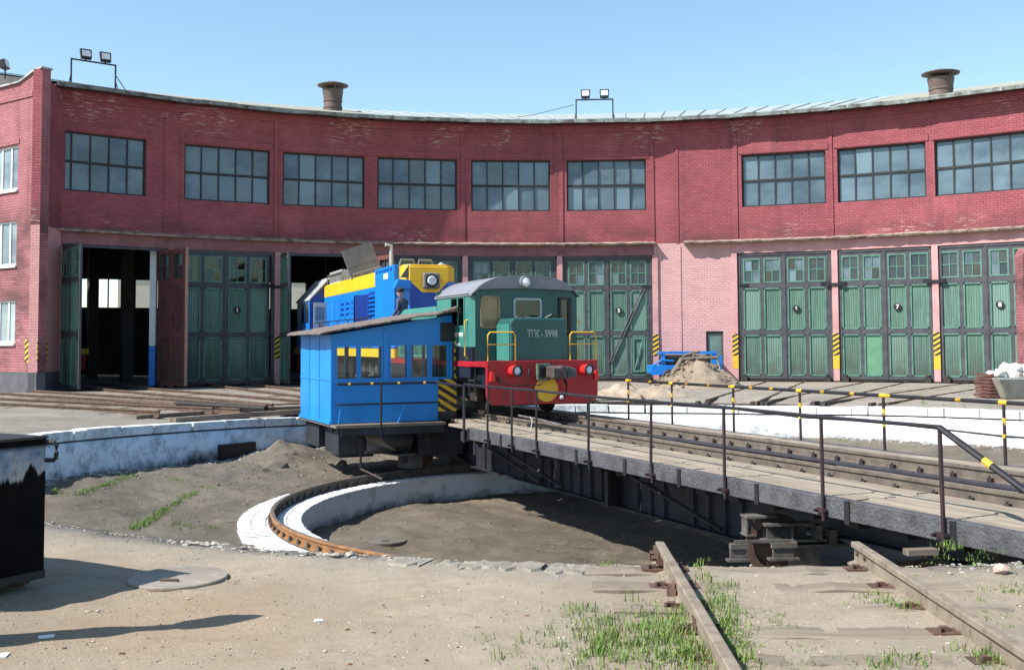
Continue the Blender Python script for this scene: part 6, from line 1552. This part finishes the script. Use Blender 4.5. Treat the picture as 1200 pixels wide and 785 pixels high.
grass('pit_weeds', ln(92,578,158,557,14,70,.10)+ln(158,620,226,578,16,95,.12)+[(68,577,4,2,140,.12),(205,562,5,2,120,.09),(248,572,5,2,130,.1),(234,566,8,2,80,.08),(252,596,12,2,80,.07),(212,616,9,2,130,.09),(252,620,5,2,120,.09),(310,549,9,3,60,.08),(340,556,8,2,60,.1),(180,557,12,3,110,.08),(285,600,10,4,60,.06),(398,579,4,2,50,.07),(135,588,20,3,60,.05)], 'low green weeds in the joints of the pit terrace', op)
def oi(x, y):
    p = gz(x, y, -1.95); return p if math.hypot(p.x-PV.x, p.y-PV.y) < 6 else None
grass('pit_floor_weeds', [(404,619,3,1,50,.07),(455,642,3,1,60,.08),(660,628,16,4,60,.04)], 'few small weeds on the sunken pit floor', oi)
def of(x, y):
    p = gz(x, y, -.14); return p
grass('far_weeds', [(1075,473,14,1,160,.12),(1120,476,20,1,160,.10),(870,470,12,1,80,.1),(790,470,5,1,40,.1),(1165,478,10,1,120,.12),(165,488,5,1,60,.10),(60,499,4,1,40,.1)], 'low weeds along the top of the pit wall', of)
def ol(i):
    M, L = bayM(i)
    return lambda x, y: M @ Vector((bx(i, x, -.1, y), -.12, Z_L+.08))
for i, ps in ((8, [(995,273,3,1,90,.25)]), (9, [(1112,264,4,1,110,.25),(1148,266,5,1,90,.2)])):
    grass('ledge_weeds', ps, 'small weeds growing on the ledge above door %s' % ('7' if i == 8 else '8'), ol(i))
# rocks and dirt lump at the foot of the left wall, black block painting the dark inside a drain hole
p = op(300, 545) or gz(300, 545, -1.2)
a = onR(278, 540, 11.5); m = MB(); m.box(-.55,.55,-.06,.12,-.15,.30); o = m.ob('drain_shade_block', BLACK, None, Matrix.Translation(Vector((a.x, a.y, -1.15))) @ Rz(-phi_of(a))); tag(o, 'black block standing in for the dark inside a drain opening at the foot of the whitewashed wall left of the blue cabin', 'drain')
for i, (x, y, r) in enumerate(((322,548,.34),(352,545,.28),(400,545,.22),(310,556,.25),(372,552,.2))):
    p = op(x, y)
    if p: m = rockmesh(r, 70+i); tag(m.ob('dirt_clod', DIRT2, None, Matrix.Translation(p)), ('largest','rounded','small','low','flat')[i]+' lump of hardened dirt on the pit terrace near the drain', 'clod', 'dirt lumps near the drain')

for i, (pa, pb_) in enumerate(((438,500),(503,560),(563,640),(645,700),(703,762))):
    a_ = gz(pa, 655, -.15); b_ = gz(pb_, 656, -.15); pa_, pb2 = phi_of(a_), phi_of(b_); m = MB(); rnd = random.Random(i)
    z = -.172+rnd.uniform(-.012,.006); r0 = 11.66+rnd.uniform(-.04,.04)
    lo, hi = (pa_, pb2)
    if abs(hi-lo) > 3: continue
    vs = []; n = 8
    for k in range(n+1):
        q = lo+(hi-lo)*k/n
        for (rr_, zz) in ((r0-.03, z-.14), (r0+.05+rnd.uniform(-.02,.02), z-.015*rnd.random()), (12.05+rnd.uniform(-.1,.1), z+.012), (12.3, z-.1)): p = pol(rr_, q); vs.append((p.x, p.y, zz))
    m.add(vs, [(4*k+j, 4*k+4+j, 4*k+5+j, 4*k+1+j) for k in range(n) for j in range(3)]); o = m.ob('rim_slab', bpy.data.materials['grey_rim_slab'] if 'grey_rim_slab' in bpy.data.materials else simple('grey_rim_slab', (.27,.245,.20), (.18,.16,.13), 2.5, bs=.8, bscale=11, bd=.04, rough=.95, dirt=(.12,.105,.09), dl=.56, dh=.7))
    tag(o, ['cracked concrete rim slab nearest the orange end of the ring rail','concrete rim slab second from the ring rail end, above bare sand','wide concrete rim slab in the middle of the near pit edge','short concrete rim slab in front of the sunken pit floor','concrete rim slab just left of the foreground rail'][i], 'slab', 'concrete slabs along the near pit edge')
